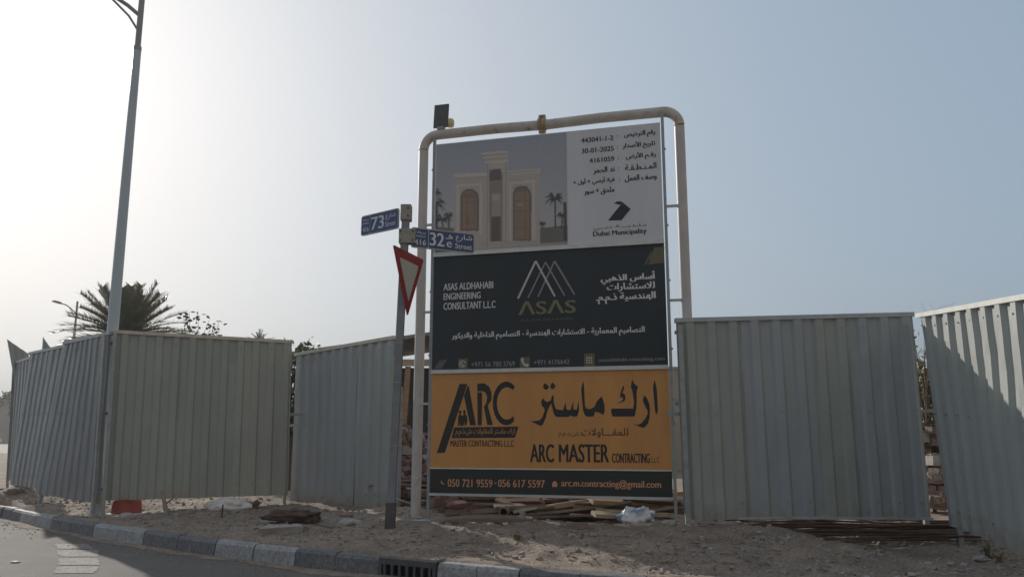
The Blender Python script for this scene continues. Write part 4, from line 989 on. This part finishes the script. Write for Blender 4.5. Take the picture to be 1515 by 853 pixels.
# ================================================================== PLANTS
def palm(loc, label, h, fr, nf, seed, leaf=44, group=None, lw=.048):
    rnd = random.Random(seed)
    t = thing('date_palm', loc, label, 'palm tree', group=group)
    m = MB(); pts = [(0.05 * sin(k), 0.04 * cos(k * 1.3), h * k / 10) for k in range(11)]
    m.tube(pts, [.26 - .007 * k + (.02 if k % 2 else 0) for k in range(11)], 12)
    for k in range(60):
        a = k * 2.4; z = h * (.25 + .75 * k / 60)
        m.box((.24 * cos(a), .24 * sin(a), z), (.10, .13, .16), rz=a, ry=-.5)
    m.build('trunk', M['bark'], t)
    m = MB()
    for k in range(nf):
        a = k * 2.399 + rnd.uniform(-.2, .2)
        el = R(-28 + 108 * ((k + .5) / nf) ** 1.5) + rnd.uniform(-.1, .1)
        L = fr * rnd.uniform(.82, 1.08) * (.82 + .2 * (1 - abs(el - .5)))
        droop = rnd.uniform(.45, .95) * (1.0 - .65 * max(0, sin(el)))
        d = Vector((cos(a) * cos(el), sin(a) * cos(el), sin(el)))
        n_ = 14; pts = []
        p = Vector((0, 0, h - .05)); dd = d.copy()
        for i in range(n_ + 1):
            pts.append(p.copy())
            dd = (dd + Vector((0, 0, -droop * 1.5 / n_ * (i / n_)))).normalized()
            p = p + dd * (L / n_)
        m.tube(pts, [.026 * (1 - i / n_) + .005 for i in range(n_ + 1)], 4, cap=False)
        side0 = Vector((-sin(a), cos(a), 0))
        for q in range(leaf):
            s = .14 + .86 * (q / leaf)
            fi = s * n_; i = min(int(fi), n_ - 1)
            c = pts[i].lerp(pts[i + 1], fi - i)
            ax = (pts[i + 1] - pts[i]).normalized()
            up = side0.cross(ax).normalized()
            if up.z < 0: up = -up
            ll = fr * .20 * (1.05 - .75 * abs(s - .45) ** 1.2) * rnd.uniform(.8, 1.1)
            for sg in (-1, 1):
                dr_ = (side0 * sg * .75 + ax * .75 + up * rnd.uniform(.15, .5)).normalized()
                w = ax * lw * .6
                tip = c + dr_ * ll + Vector((0, 0, -.12 * ll))
                m.add([c - w, c + w, tip + w * .15, tip - w * .15], [(0, 1, 2, 3)])
    m.build('crown', M['palm_leaf'], t)
    return t
palm((-16.75, 35, 0), 'big date palm behind the fence left of centre, next to the tall lamp post', 5.6, 2.75, 100, 3, leaf=56)
palm((-25.05, 80, 0), 'tiny distant palm top just over the fence by the first gap', 10.5, 1.5, 26, 5, 16, lw=.06)
palm((-22.4, 80, 0), 'smallest distant palm tip right beside the other far palm', 10.2, .9, 18, 6, 12, lw=.05)

def leafy(name, loc, label, h, branches, leaf, ml, seed, nl=40, spread=.35, cat='shrub', br=.02, lo=.45, bare=False):
    rnd = random.Random(seed)
    t = thing(name, loc, label, cat)
    st, lf = MB(), MB()
    st.tube([(0, 0, -.1), (.03, .02, h * .3), (.0, .03, h * .5)], [br * 1.6, br * 1.3, br], 7)
    for b in range(branches):
        a = rnd.uniform(0, 2 * pi); z0 = h * rnd.uniform(.2, .5)
        zt = h * rnd.uniform(lo + .15, 1.0); r = spread * rnd.uniform(.3, 1)
        p0 = Vector((0.01, .02, z0)); p3 = Vector((cos(a) * r, sin(a) * r, zt))
        p1 = p0.lerp(p3, .35) + Vector((rnd.uniform(-.1, .1) * spread, rnd.uniform(-.1, .1) * spread, .1 * h * rnd.random()))
        p2 = p0.lerp(p3, .7) + Vector((rnd.uniform(-.2, .2) * spread, rnd.uniform(-.2, .2) * spread, 0))
        st.tube([p0, p1, p2, p3], [br * .8, br * .55, br * .35, br * .15], 5)
        if bare:
            for q in range(4):
                s_ = p1.lerp(p3, rnd.random()); e_ = s_ + Vector((rnd.uniform(-1, 1), rnd.uniform(-1, 1), rnd.uniform(.2, 1))) * spread * .35
                st.tube([s_, s_.lerp(e_, .5) + Vector((.02, 0, .02)), e_], [br * .3, br * .22, br * .1], 4)
        for q in range(nl):
            s = rnd.uniform(.35, 1.0)
            c = (p1.lerp(p2, s * 2) if s < .5 else p2.lerp(p3, s * 2 - 1)) + Vector((rnd.gauss(0, 1), rnd.gauss(0, 1), rnd.gauss(0, .8))) * spread * .085
            u = Vector((rnd.gauss(0, 1), rnd.gauss(0, 1), rnd.gauss(0, .6))).normalized(); v = u.orthogonal().normalized()
            v = (v + u.cross(v) * rnd.uniform(-1, 1)).normalized()
            l_ = leaf * rnd.uniform(.7, 1.3)
            lf.add([c, c + u * l_ * .5 + v * l_ * .28, c + u * l_, c + u * l_ * .5 - v * l_ * .28], [(0, 1, 2, 3)])
    st.build('stem', M['bark'], t)
    if nl: lf.build('foliage', ml, t)
    return t
leafy('tree', (-7.75, 20, 0), 'thin leafy tree top showing over the fence right of the big palm', 4.4, 30, .125, M['leaf'], 11, 20, .85, 'tree', .022, .55)
leafy('tree', (-6.5, 20.5, 0), 'low leafy tip barely over the fence, right of the thin leafy tree', 3.95, 10, .13, M['leaf'], 12, 14, .6, 'tree', .03, .6)
leafy('tree', (-4.15, 15.5, 0), 'dark leafy tree seen through the gap left of the angled panel', 3.15, 30, .13, M['leaf'], 13, 40, .55, 'tree', .04, .3)
leafy('tree', (6.15, 12.2, 0), 'bare branched tree in the narrow gap right of the wide panel', 3.0, 22, .07, M['leaf'], 14, 8, .5, 'tree', .02, .3, bare=True)
leafy('bush', (6.58, 12.9, 0), 'olive green bush inside the narrow gap at right', 2.55, 40, .11, M['leaf_olive'], 15, 60, .55, 'bush', .03, .2)
leafy('bare_shrub', (5.45, 9.3, 0), 'thin bare shrub whose twigs lean over the left end of the sunlit panel', 3.12, 9, .05, M['leaf'], 16, 2, .75, 'shrub', .007, .6, bare=True)
leafy('bare_shrub', (5.55, 8.05, 0), 'twiggy shrub showing over the sunlit panel at the right edge', 3.2, 9, .05, M['leaf'], 19, 3, .55, 'shrub', .007, .6, bare=True)
leafy('tree', (-96, 158, 0), 'hazy tree crown above the far building at the left edge', 9.8, 40, .7, M['leaf'], 18, 40, 3.2, 'tree', .2, .5)

# ================================================================== BEHIND THE FENCE
hut = thing('site_hut', (-2.0, 17.6, .3), 'dark timber site hut with grey roof behind the billboard left leg', 'hut')
m = MB(); m.box((0, .9, 1.22), (5.0, 2.2, 2.44)); m.build('wall', M['hut'], hut)
m = MB(); m.prism([(-2.75, 2.62), (.75, 3.12), (2.75, 2.46), (2.75, 2.52), (.75, 3.19), (-2.75, 2.69)], -.9, 2.2); m.build('roof', M['hut_roof'], hut)
m = MB(); m.box((0, -.78, 2.50), (5.2, .05, .14)); m.build('fascia', M['wood_pale'], hut)
for x in (-1.9, -.22, 1.6):
    m = MB(); m.box((x, -.7, 1.2), (.11, .11, 2.45), ry=.05 if x == -.22 else 0); m.build('porch_post', M['wood_tan'], hut)
m = MB(); m.box((.3, -.6, 1.05), (2.2, .4, .06)); m.build('shelf', M['wood_grey'], hut)
m = MB(); m.tube([(-.4, -.6, .0), (-.15, -.6, 1.05)], .035, 6); m.tube([(.3, -.6, .0), (.0, -.6, 1.05)], .035, 6); m.build('shelf_leg', M['wood_grey'], hut)

wl_ = MB(); wl_.box((7.0, 26, 1.7), (12, .2, 3.4)); wl_.box((7.0, 26, 3.44), (12.04, .28, .08))
tag(wl_.build('boundary_wall', M['wall_tan']), 'tan rendered boundary wall far behind the billboard right leg', 'wall')

vil = thing('villa', (-97, 156, 0), 'grey flat roofed villa far away at the left edge', 'house')
m = MB(); m.box((0, 4, 3.9), (22, 8, 7.8)); m.box((0, 4, 8.0), (22.4, 8.4, .5)); m.build('wall', M['wall_grey'], vil)
for x in (-8, -3, 3, 8):
    for z in (2.2, 5.6):
        m = MB(); m.box((x, -.02, z), (1.6, .12, 1.5)); m.build('window', M['glass_dark'], vil)
m = MB(); m.box((0, -6, 1.1), (24, .25, 2.2)); m.box((0, -6, 2.25), (24.1, .35, .12))
m.build('garden_wall', M['wall_grey'], vil)

car = thing('parked_car', (-93.0, 146, 0), 'white car parked far off at the left edge', 'car', rz=R(4))
m = MB(); prof = [(-2.2, .35), (-2.2, .85), (-1.35, .98), (-.75, 1.45), (.95, 1.45), (1.65, 1.0), (2.2, .92), (2.2, .35)]
m.prism(prof, -.85, .85); m.build('body', M['car_white'], car, .05)
m = MB(); m.prism([(-1.15, 1.0), (-.7, 1.38), (.05, 1.38), (.05, 1.0)], -.865, .865); m.prism([(.12, 1.0), (.12, 1.38), (.9, 1.38), (1.4, 1.02)], -.865, .865); m.build('side_window', M['glass_dark'], car)
m = MB(); m.box((1.32, 0, 1.22), (.04, 1.45, .60), ry=R(-58)); m.build('windscreen', M['glass_dark'], car)
for x in (-1.4, 1.4):
    for y in (-.8, .8):
        m = MB(); m.tube([(x, y - .1, .33), (x, y + .1, .33)], .33, 18); w_ = m.build('wheel', M['rubber'], car)
        m = MB(); m.tube([(x, y - .115, .33), (x, y + .115, .33)], .19, 14); m.build('rim', M['chrome'], w_)
for y in (-.65, .65):
    m = MB(); m.box((2.2, y, .75), (.05, .3, .14)); m.build('headlight', M['wire'], car)
    m = MB(); m.box((-2.2, y, .78), (.05, .25, .16)); m.build('tail_light', M['redlamp'], car)

# ------------------------------------------------------------------ rubble heap behind the frame
rb = random.Random(5)
m = MB()
def heap_h(x, y):
    behind = smooth(.1, .7, (y - 13.42 + .909 * (x + 3.56)) * .74)
    if x > -1.5: behind = max(behind, smooth(11.6, 12.3, y))
    return .1 + .2 * behind + behind * 1.25 * math.exp(-(((x + 2.1) / 1.25) ** 2 + ((y - 14.0) / 1.2) ** 2)) + .35 * math.exp(-(((x + .6) / .6) ** 2 + ((y - 12.9) / .7) ** 2))
hx = np.linspace(-4.6, .9, 60); hy = np.linspace(12.2, 16.8, 50)
vs_ = [(x, y, heap_h(x, y) + .07 * noise.fractal(Vector((x * 3, y * 3, 0)), .8, 2, 4) - .1) for y in hy for x in hx]
m.add(vs_, [(j * 60 + i, j * 60 + i + 1, (j + 1) * 60 + i + 1, (j + 1) * 60 + i) for j in range(49) for i in range(59)], 1, True)
for k in range(900):
    x = rb.gauss(-1.6, 1.0); y = rb.gauss(13.4, .8)
    if not (-3.2 < x < .8 and 12.3 < y < 16.5) or y < 13.42 - .909 * (x + 3.56) + .35: continue
    s = rb.choice((.04, .05, .06, .08, .1, .14)) * rb.uniform(.8, 1.3)
    random.seed(k)
    m.box((x, y, heap_h(x, y) - .06 + s * .3), (s * rb.uniform(.8, 1.6), s, s * rb.uniform(.4, .8)), rz=rb.uniform(0, 6), rx=rb.uniform(-.6, .6), ry=rb.uniform(-.6, .6), mi=0 if rb.random() < .7 else 2, jitter=s * .12)
tag(m.build('rubble', [M['pinkstone'], M['dirt'], M['concrete']]), 'pinkish heap of broken block and earth behind the billboard', 'rubble', kind='stuff')

# a loose pile of dusty blocks in the far right gap
m = MB()
for k in range(150):
    random.seed(k + 900)
    x = 6.0 + rb.uniform(0, 1.0); z = rb.random() ** 1.3 * 1.15
    m.box((x, 12.0 + rb.uniform(-.15, .25) + z * .2, .32 + z), (rb.uniform(.12, .3), .18, rb.uniform(.07, .16)), rz=rb.uniform(-.6, .6), ry=rb.uniform(-.2, .2), jitter=.02, mi=rb.choice((0, 1, 2, 2)))
tag(m.build('block_pile', [M['pinkstone'], M['concrete'], M['dirt']]), 'dusty pile of broken blocks glimpsed in the narrow right gap', 'blocks', kind='stuff')

# small stones and clods over the dirt
m = MB(); rb = random.Random(8)
for k in range(4200):
    x = rb.uniform(-9, 5.6); t = abs(rb.gauss(0, 1.9)) + .2
    y = kerb_y(x) + t * 1.2
    s = rb.choice((.005, .006, .007, .008, .01, .012, .015, .02, .03)) * rb.uniform(.7, 1.3)
    random.seed(k)
    m.box((x, y, ground_h(x, y) + s * .25), (s * 1.5, s, s * .9), rz=rb.uniform(0, 6), rx=rb.uniform(-.5, .5), mi=rb.choice((0, 0, 1)), jitter=s * .25)
tag(m.build('pebbles', [M['stone'], M['concrete']]), 'small stones and clods strewn over the dirt verge', 'pebbles', kind='stuff')

# wood splinters and scraps trodden into the dirt
m = MB(); rb = random.Random(77)
for k in range(260):
    x = rb.gauss(.2, 1.9); y = kerb_y(min(max(x, -8), 5)) + .5 + abs(rb.gauss(0, 1.3))
    if not -7 < x < 5: continue
    L = rb.uniform(.03, .16)
    m.box((x, y, ground_h(x, y) + .006), (L, rb.uniform(.006, .02), .007), rz=rb.uniform(0, 6), ry=rb.uniform(-.15, .15), mi=rb.choice((0, 1, 1, 2)))
tag(m.build('splinters', [M['wood_pale'], M['wood_grey'], M['pinkstone']]), 'wood splinters and scraps trodden into the dirt', 'splinters', kind='stuff')

# sand drifted against the foot of the kerb
m = MB(); vs_, fs_ = [], []
sx_ = np.arange(-11, 3.0, .05)
for x in sx_:
    n_ = kerb_normal(x); w = .05 + .22 * max(0, .35 + noise.fractal(Vector((x * .9, 2, 0)), 1, 2, 4)) + .03 * noise.noise(Vector((x * 9, 1, 0)))
    ky = kerb_y(x); hgt = .012 + .03 * max(0, noise.noise(Vector((x * 1.3, 5, 0))))
    for k, (a, z) in enumerate(((.012, hgt), (-w * .4, hgt * .5 + .004), (-w, .0035))):
        vs_.append((x + n_.x * a, ky + n_.y * a, z))
for i in range(len(sx_) - 1):
    for j in range(2):
        fs_.append((i * 3 + j, i * 3 + j + 1, (i + 1) * 3 + j + 1, (i + 1) * 3 + j))
m.add(vs_, fs_, 0, True)
tag(m.build('sand_drift', M['dirt']), 'thin sand drifted along the foot of the kerb', 'sand', kind='stuff')

# grit swept along the road edge
m = MB(); rb = random.Random(9)
for k in range(500):
    x = rb.uniform(-8, 0); y = kerb_y(x) - abs(rb.gauss(0, .35)) - .01
    s = rb.uniform(.004, .014)
    random.seed(k)
    m.box((x, y, s * .3), (s * 1.4, s, s * .8), rz=rb.uniform(0, 6), jitter=s * .2)
tag(m.build('road_grit', M['stone']), 'fine grit along the road edge under the kerb', 'grit', kind='stuff')

# ------------------------------------------------------------------ timber
def plank(label, c, d, rz, rx=0, ry=0, mm='wood_grey', group=None, seed=0, name='plank'):
    m = MB(); L, W, T = d; n = 8
    rnd = random.Random(seed); w0 = rnd.uniform(-.012, .012)
    vs_ = []
    for k in range(n + 1):
        x = -L / 2 + L * k / n + (rnd.uniform(-.012, .012) if k in (0, n) else 0)
        bow = w0 * (1 - (2 * k / n - 1) ** 2) * 2
        for y, z in ((-W / 2, -T / 2), (W / 2, -T / 2), (W / 2, T / 2), (-W / 2, T / 2)):
            vs_.append((x + rnd.uniform(-.004, .004), y + bow * .6 + rnd.uniform(-.002, .002), z + bow + rnd.uniform(-.002, .002)))
    fs_ = [(0, 3, 2, 1), (n * 4, n * 4 + 1, n * 4 + 2, n * 4 + 3)]
    for k in range(n):
        for j in range(4):
            fs_.append((k * 4 + j, k * 4 + (j + 1) % 4, (k + 1) * 4 + (j + 1) % 4, (k + 1) * 4 + j))
    m.add(vs_, fs_)
    o = m.build(name, M[mm], loc=c, bevel=.003); o.rotation_euler = (rx, ry, rz)
    return tag(o, label, 'plank', group)
WG = 'timber heaped under the billboard'
# timber that can be told apart
plank('pale edged plank lying in front of the timber heap, left of the blue white sack', (1.10, 9.62, .275), (1.00, .20, .055), -.20, .25, 0, 'wood_pale', seed=1)
plank('long dark board at the left foot of the timber heap', (-.28, 10.02, .315), (1.05, .20, .045), -.03, .1, 0, 'wood_grey', seed=2)
plank('square grey beam above the hollow tube in the heap', (-.40, 10.75, .56), (.46, .14, .09), .02, 0, 0, 'wood_grey', seed=3)
plank('short orange toned block sitting on top of the heap', (.04, 11.05, .67), (.26, .16, .10), .25, 0, .05, 'wood_tan', seed=4)
plank('long tan plank sloping along the top right of the heap', (1.0, 10.75, .60), (2.2, .16, .05), -.12, .2, -.03, 'wood_tan', seed=5)
plank('thin pale batten slanting across the middle of the heap', (.55, 10.3, .46), (1.1, .045, .03), -.1, 0, -.15, 'wood_pale', seed=6)
plank('wide reddish board standing on edge at the back right of the heap', (1.35, 11.0, .52), (1.2, .05, .30), -.25, .1, 0, 'wood_red', seed=7)
rb = random.Random(21)
tones = {'wood_grey': 'weathered grey plank in the timber heap under the billboard', 'wood_red': 'reddish brown plank in the timber heap under the billboard',
         'wood_tan': 'tan plank in the timber heap under the billboard', 'wood_pale': 'pale dusty plank in the timber heap under the billboard'}
for k in range(64):
    x = rb.uniform(-.35, 1.85); y = 10.35 + abs(rb.gauss(0, .55)) - .26 * (x - .4)
    lvl = .28 + .36 * smooth(9.9, 11.1, y + .26 * (x - .4)) * rb.uniform(.3, 1.0)
    mm = rb.choice(('wood_grey', 'wood_grey', 'wood_red', 'wood_red', 'wood_tan', 'wood_pale'))
    plank(tones[mm], (x, y, lvl), (rb.uniform(.5, 1.5), rb.uniform(.06, .17), rb.uniform(.025, .06)), rb.gauss(-.05, .22), rb.uniform(-.5, .5), rb.gauss(0, .09), mm, WG + ', ' + mm.split('_')[1], seed=k + 30)
for k in range(26):   # thin broken laths to the left, over the rubble
    x = rb.uniform(-1.7, -.25); y = rb.uniform(11.5, 12.7)
    plank('broken thin lath strewn on the pinkish rubble behind the left leg', (x, y, .34 + (y - 11.5) * .28 + rb.uniform(0, .12)), (rb.uniform(.5, 1.1), rb.uniform(.03, .07), .02), rb.gauss(.2, .35), rb.uniform(-.4, .4), rb.gauss(0, .2), rb.choice(('wood_pale', 'wood_red', 'wood_grey')), 'thin laths on the rubble', seed=k + 130)
# pink broken blocks on the left of the heap
for k in range(46):
    x = rb.uniform(-1.05, -.2); y = rb.uniform(10.9, 12.2); s = rb.uniform(.05, .13)
    random.seed(k + 5)
    m = MB(); m.box((0, 0, 0), (s * 1.6, s, s * .7), jitter=s * .15)
    o = m.build('broken_block', M['pinkstone'] if rb.random() < .75 else M['concrete'], loc=(x, y, ground_h(x, y) + .02 + (y - 10.9) * .25 + rb.uniform(0, .06)))
    o.rotation_euler = (rb.uniform(-.5, .5), rb.uniform(-.5, .5), rb.uniform(0, 6))
    tag(o, 'piece of pinkish broken block heaped left of the timber', 'rubble block', 'broken blocks left of the timber')
# hollow tube and a short grey pipe stub
m = MB()
vs_, fs_ = [], []
for (y, r) in ((0, .058), (0, .044), (.7, .044), (.7, .058)):
    for k in range(18): vs_.append((r * cos(2 * pi * k / 18), y, r * sin(2 * pi * k / 18)))
for i in range(4):
    for k in range(18):
        fs_.append((i * 18 + k, i * 18 + (k + 1) % 18, ((i + 1) % 4) * 18 + (k + 1) % 18, ((i + 1) % 4) * 18 + k))
m.add(vs_, fs_, 0, True)
o = tag(m.build('hollow_tube', M['wood_grey'], loc=(-.105, 10.12, .40)), 'round hollow tube with its dark end facing out of the timber heap', 'tube'); o.rotation_euler = (0, 0, -.1)
m = MB(); m.tube([(0, 0, -.1), (0, 0, .13)], .035, 12)
tag(m.build('pipe_stub', M['concrete'], loc=(.125, 9.98, .30)), 'short grey pipe stub standing upright before the heap', 'pipe stub')
random.seed(3)
m = MB(); m.box((0, 0, 0), (.24, .12, .06), jitter=.01)
o = tag(m.build('brick', M['pinkstone'], loc=(.72, 9.28, ground_h(.72, 9.28) + .025)), 'pinkish brick half sunk in the dirt before the pale edged plank', 'brick'); o.rotation_euler = (0, 0, -.1)

# ------------------------------------------------------------------ reinforcing rods
rb = random.Random(31)
proto = None
for k in range(44):
    L = 3.6; y = 9.72 + rb.gauss(0, .22); z = .20 + rb.random() * .14 * (1 if y > 9.4 else .4)
    if k < 10: y = 9.2 + rb.uniform(0, .35); z = .19 + rb.uniform(0, .06)
    if proto is None:
        m = MB(); m.tube([(-L / 2, 0, .0), (-L / 4, .03, .01), (0, .0, .025), (L / 4, -.03, .015), (L / 2, .02, 0)], .0085, 6); proto = m.build('steel_rod', M['rebar'])
        o = proto
        tag(o, 'thin rusty steel rod in the bundle under the wide panel', 'steel rod', 'steel rods under the wide panel')
    else:
        o = proto.copy(); COL.objects.link(o)
    x0 = 4.35 + rb.gauss(0, .18) + (.1 if k < 10 else 0)
    o.location = (x0, y, z); o.rotation_euler = (rb.uniform(0, 6), rb.gauss(0, .012), rb.gauss(-.03, .05 if k >= 10 else .11))

# ------------------------------------------------------------------ odds and ends
def barrier(loc, label, s=1.0):
    t = thing('traffic_barrier', loc, label, 'barrier foot')
    m = MB(); m.prism([(-.25, 0), (.25, 0), (.225, .045), (-.225, .045)], -.2, .2); m.build('base', M['white_plastic'], t, .008)
    m = MB(); m.lathe([(.215, .045), (.212, .06), (.195, .2), (.185, .235), (.12, .25), (.11, .5), (.0, .5)], (0, 0, 0), 26); m.build('body', M['red_plastic'], t)
    t.scale = (s, s, s)
    return t
barrier((-5.66, 12.30, ground_h(-5.66, 12.30) - .01), 'red plastic barrier foot with white base under the panel right of the lamp post')
barrier((-8.98, 15.42, .33), 'red barrier foot barely showing under the receding left panels')

def cloth(name, loc, d, mm, label, cat, seed, amp=.35):
    m = MB(); m.blob((0, 0, 0), d, amp, 2.3, seed, 4, flat=-d[2] * .35)
    return tag(m.build(name, mm, loc=loc), label, cat)
cloth('plastic_sack', (-4.10, 12.15, ground_h(-4.1, 12.15) + .05), (.32, .19, .135), M['sack_white'], 'crumpled white plastic sack under the panel edge', 'sack', 3, .28)
cloth('plastic_sack', (1.47, 9.92, .345), (.22, .18, .13), M['sack_blue'], 'tied white and blue sack lying at the right end of the timber', 'sack', 5, .38)
cloth('cloth_bundle', (-2.62, 9.95, ground_h(-2.62, 9.95) + .055), (.33, .17, .09), M['cloth_dark'], 'dark brown crumpled cloth lying on the dirt before the first gap', 'cloth', 8, .5)
random.seed(12)
m = MB(); m.box((0, 0, 0), (.46, .30, .10), jitter=.03); m.blob((.05, -.02, .0), (.2, .14, .08), .3, 2.5, 2)
tag(m.build('concrete_lump', M['concrete'], loc=(-2.55, 9.45, ground_h(-2.55, 9.45) + .01)), 'broken concrete lump just in front of the dark cloth', 'concrete')
for i, (x, y, s, lb) in enumerate(((-1.95, 10.1, .11, 'pale stone slab left of the sign post base'), (-2.1, 10.6, .07, 'small pale stone under the angled panel'), (1.75, 9.35, .07, 'grey clod right of the pale edged plank'),
                                  (2.15, 9.45, .05, 'round pale stone at the foot of the wide panel left post'), (-5.35, 11.65, .08, 'reddish stone before the red barrier foot'), (-8.4, 14.1, .12, 'grey rock on the verge below the receding panels'), (4.55, 8.2, .06, 'stone beside the weeds at the right edge'))):
    m = MB(); m.blob((0, 0, 0), (s * 1.4, s, s * .55), .3, 1.6, i + 20, 2, smooth=False)
    tag(m.build('rock', M['concrete'] if i % 2 == 0 else M['pinkstone'], loc=(x, y, ground_h(x, y) + s * .15)), lb, 'rock')
# branch and hose
m = MB(); m.tube([(-5.02, 11.95, .52), (-4.93, 11.85, .40), (-4.86, 11.75, .30), (-4.80, 11.7, .25)], [.022, .028, .036, .03], 8)
m.tube([(-4.9, 11.82, .36), (-4.82, 11.86, .43), (-4.80, 11.9, .50)], [.018, .012, .006], 6)
tag(m.build('broken_branch', M['stick']), 'broken brown branch leaning against the panel bottom', 'branch')
m = MB(); m.tube([(-4.84, 11.72, .25), (-4.70, 11.55, .225), (-4.45, 11.5, .225), (-4.15, 11.55, .23), (-3.9, 11.62, .235)], .022, 8)
tag(m.build('hose', M['hose']), 'black hose end lying on the dirt beside the branch', 'hose')
m = MB(); m.tube([(0, 0, -.1), (.008, 0, .17)], .011, 8)
tag(m.build('steel_stake', M['rebar'], loc=(-3.85, 11.12, ground_h(-3.85, 11.12))), 'short dark steel stake sticking out of the dirt before the white sack', 'stake')
m = MB(); m.box((0, 0, 0), (.42, .05, .04)); 
tag(m.build('batten', M['post_grey'], loc=(-1.15, 9.95, ground_h(-1.15, 9.95) + .02)), 'grey green batten on the ground right of the sign post base', 'batten')
m = MB(); m.blob((0, 0, 0), (.05, .03, .012), .4, 2, 4, 2)
tag(m.build('litter', M['sack_white'], loc=(-5.2, 8.87, .008)), 'scrap of white litter on the sunlit road', 'litter')
def weed(loc, label, n, h, seed, mm):
    rnd = random.Random(seed); m = MB()
    for k in range(n):
        a = rnd.uniform(0, 6.28); r = h * rnd.uniform(.3, .9); hh = h * rnd.uniform(.5, 1)
        p0 = Vector((rnd.uniform(-.03, .03), rnd.uniform(-.03, .03), -.02)); p2 = Vector((cos(a) * r, sin(a) * r, hh)); p1 = p0.lerp(p2, .5) + Vector((0, 0, .3 * hh))
        w = Vector((-sin(a), cos(a), 0)) * .006
        m.add([p0 - w, p0 + w, p1 + w, p1 - w], [(0, 1, 2, 3)]); m.add([p1 - w, p1 + w, p2], [(0, 1, 2)])
        for q in range(3):
            c = p1.lerp(p2, q / 3); d = Vector((rnd.gauss(0, 1), rnd.gauss(0, 1), .4)).normalized() * .035; e = d.orthogonal().normalized() * .012
            m.add([c, c + d * .5 + e, c + d, c + d * .5 - e], [(0, 1, 2, 3)])
    return tag(m.build('weed', mm, loc=loc), label, 'weed')
weed((4.72, 8.35, ground_h(4.72, 8.35)), 'small green weed at the foot of the sunlit panel', 26, .14, 1, M['leaf'])
weed((-3.75, 12.2, ground_h(-3.75, 12.2)), 'dry brown weed tuft right of the white sack', 30, .13, 2, M['stick'])
weed((4.6, 8.0, ground_h(4.6, 8.0)), 'tiny dry weed near the right edge', 18, .10, 3, M['stick'])
weed((.05, 8.62, ground_h(.05, 8.62)), 'dark dry tuft in the dirt below the billboard', 26, .06, 4, M['stick'])
m = MB(); m.tube([(4.62, 8.15, .16), (4.66, 8.2, .27), (4.65, 8.22, .36)], [.012, .01, .006], 6); m.tube([(4.65, 8.19, .25), (4.56, 8.15, .31)], [.008, .004], 5)
tag(m.build('twig', M['stick']), 'dry forked twig standing in the dirt near the right edge', 'twig')

# ================================================================== HAZE
hz = MB(); hz.box((0, 1050, 6.5), (3002, 2902, 15.0))
hm = bpy.data.materials.new('haze_air'); hm.use_nodes = True
hn, hl = hm.node_tree.nodes, hm.node_tree.links
hn.remove(hn['Principled BSDF'])
pv = hn.new('ShaderNodeVolumePrincipled')
pv.inputs['Color'].default_value = (.92, .92, .93, 1)
pv.inputs['Density'].default_value = 0.0008
pv.inputs['Anisotropy'].default_value = 0.3
hl.new(pv.outputs[0], hn['Material Output'].inputs['Volume'])
tag(hz.build('haze', hm), kind='stuff')
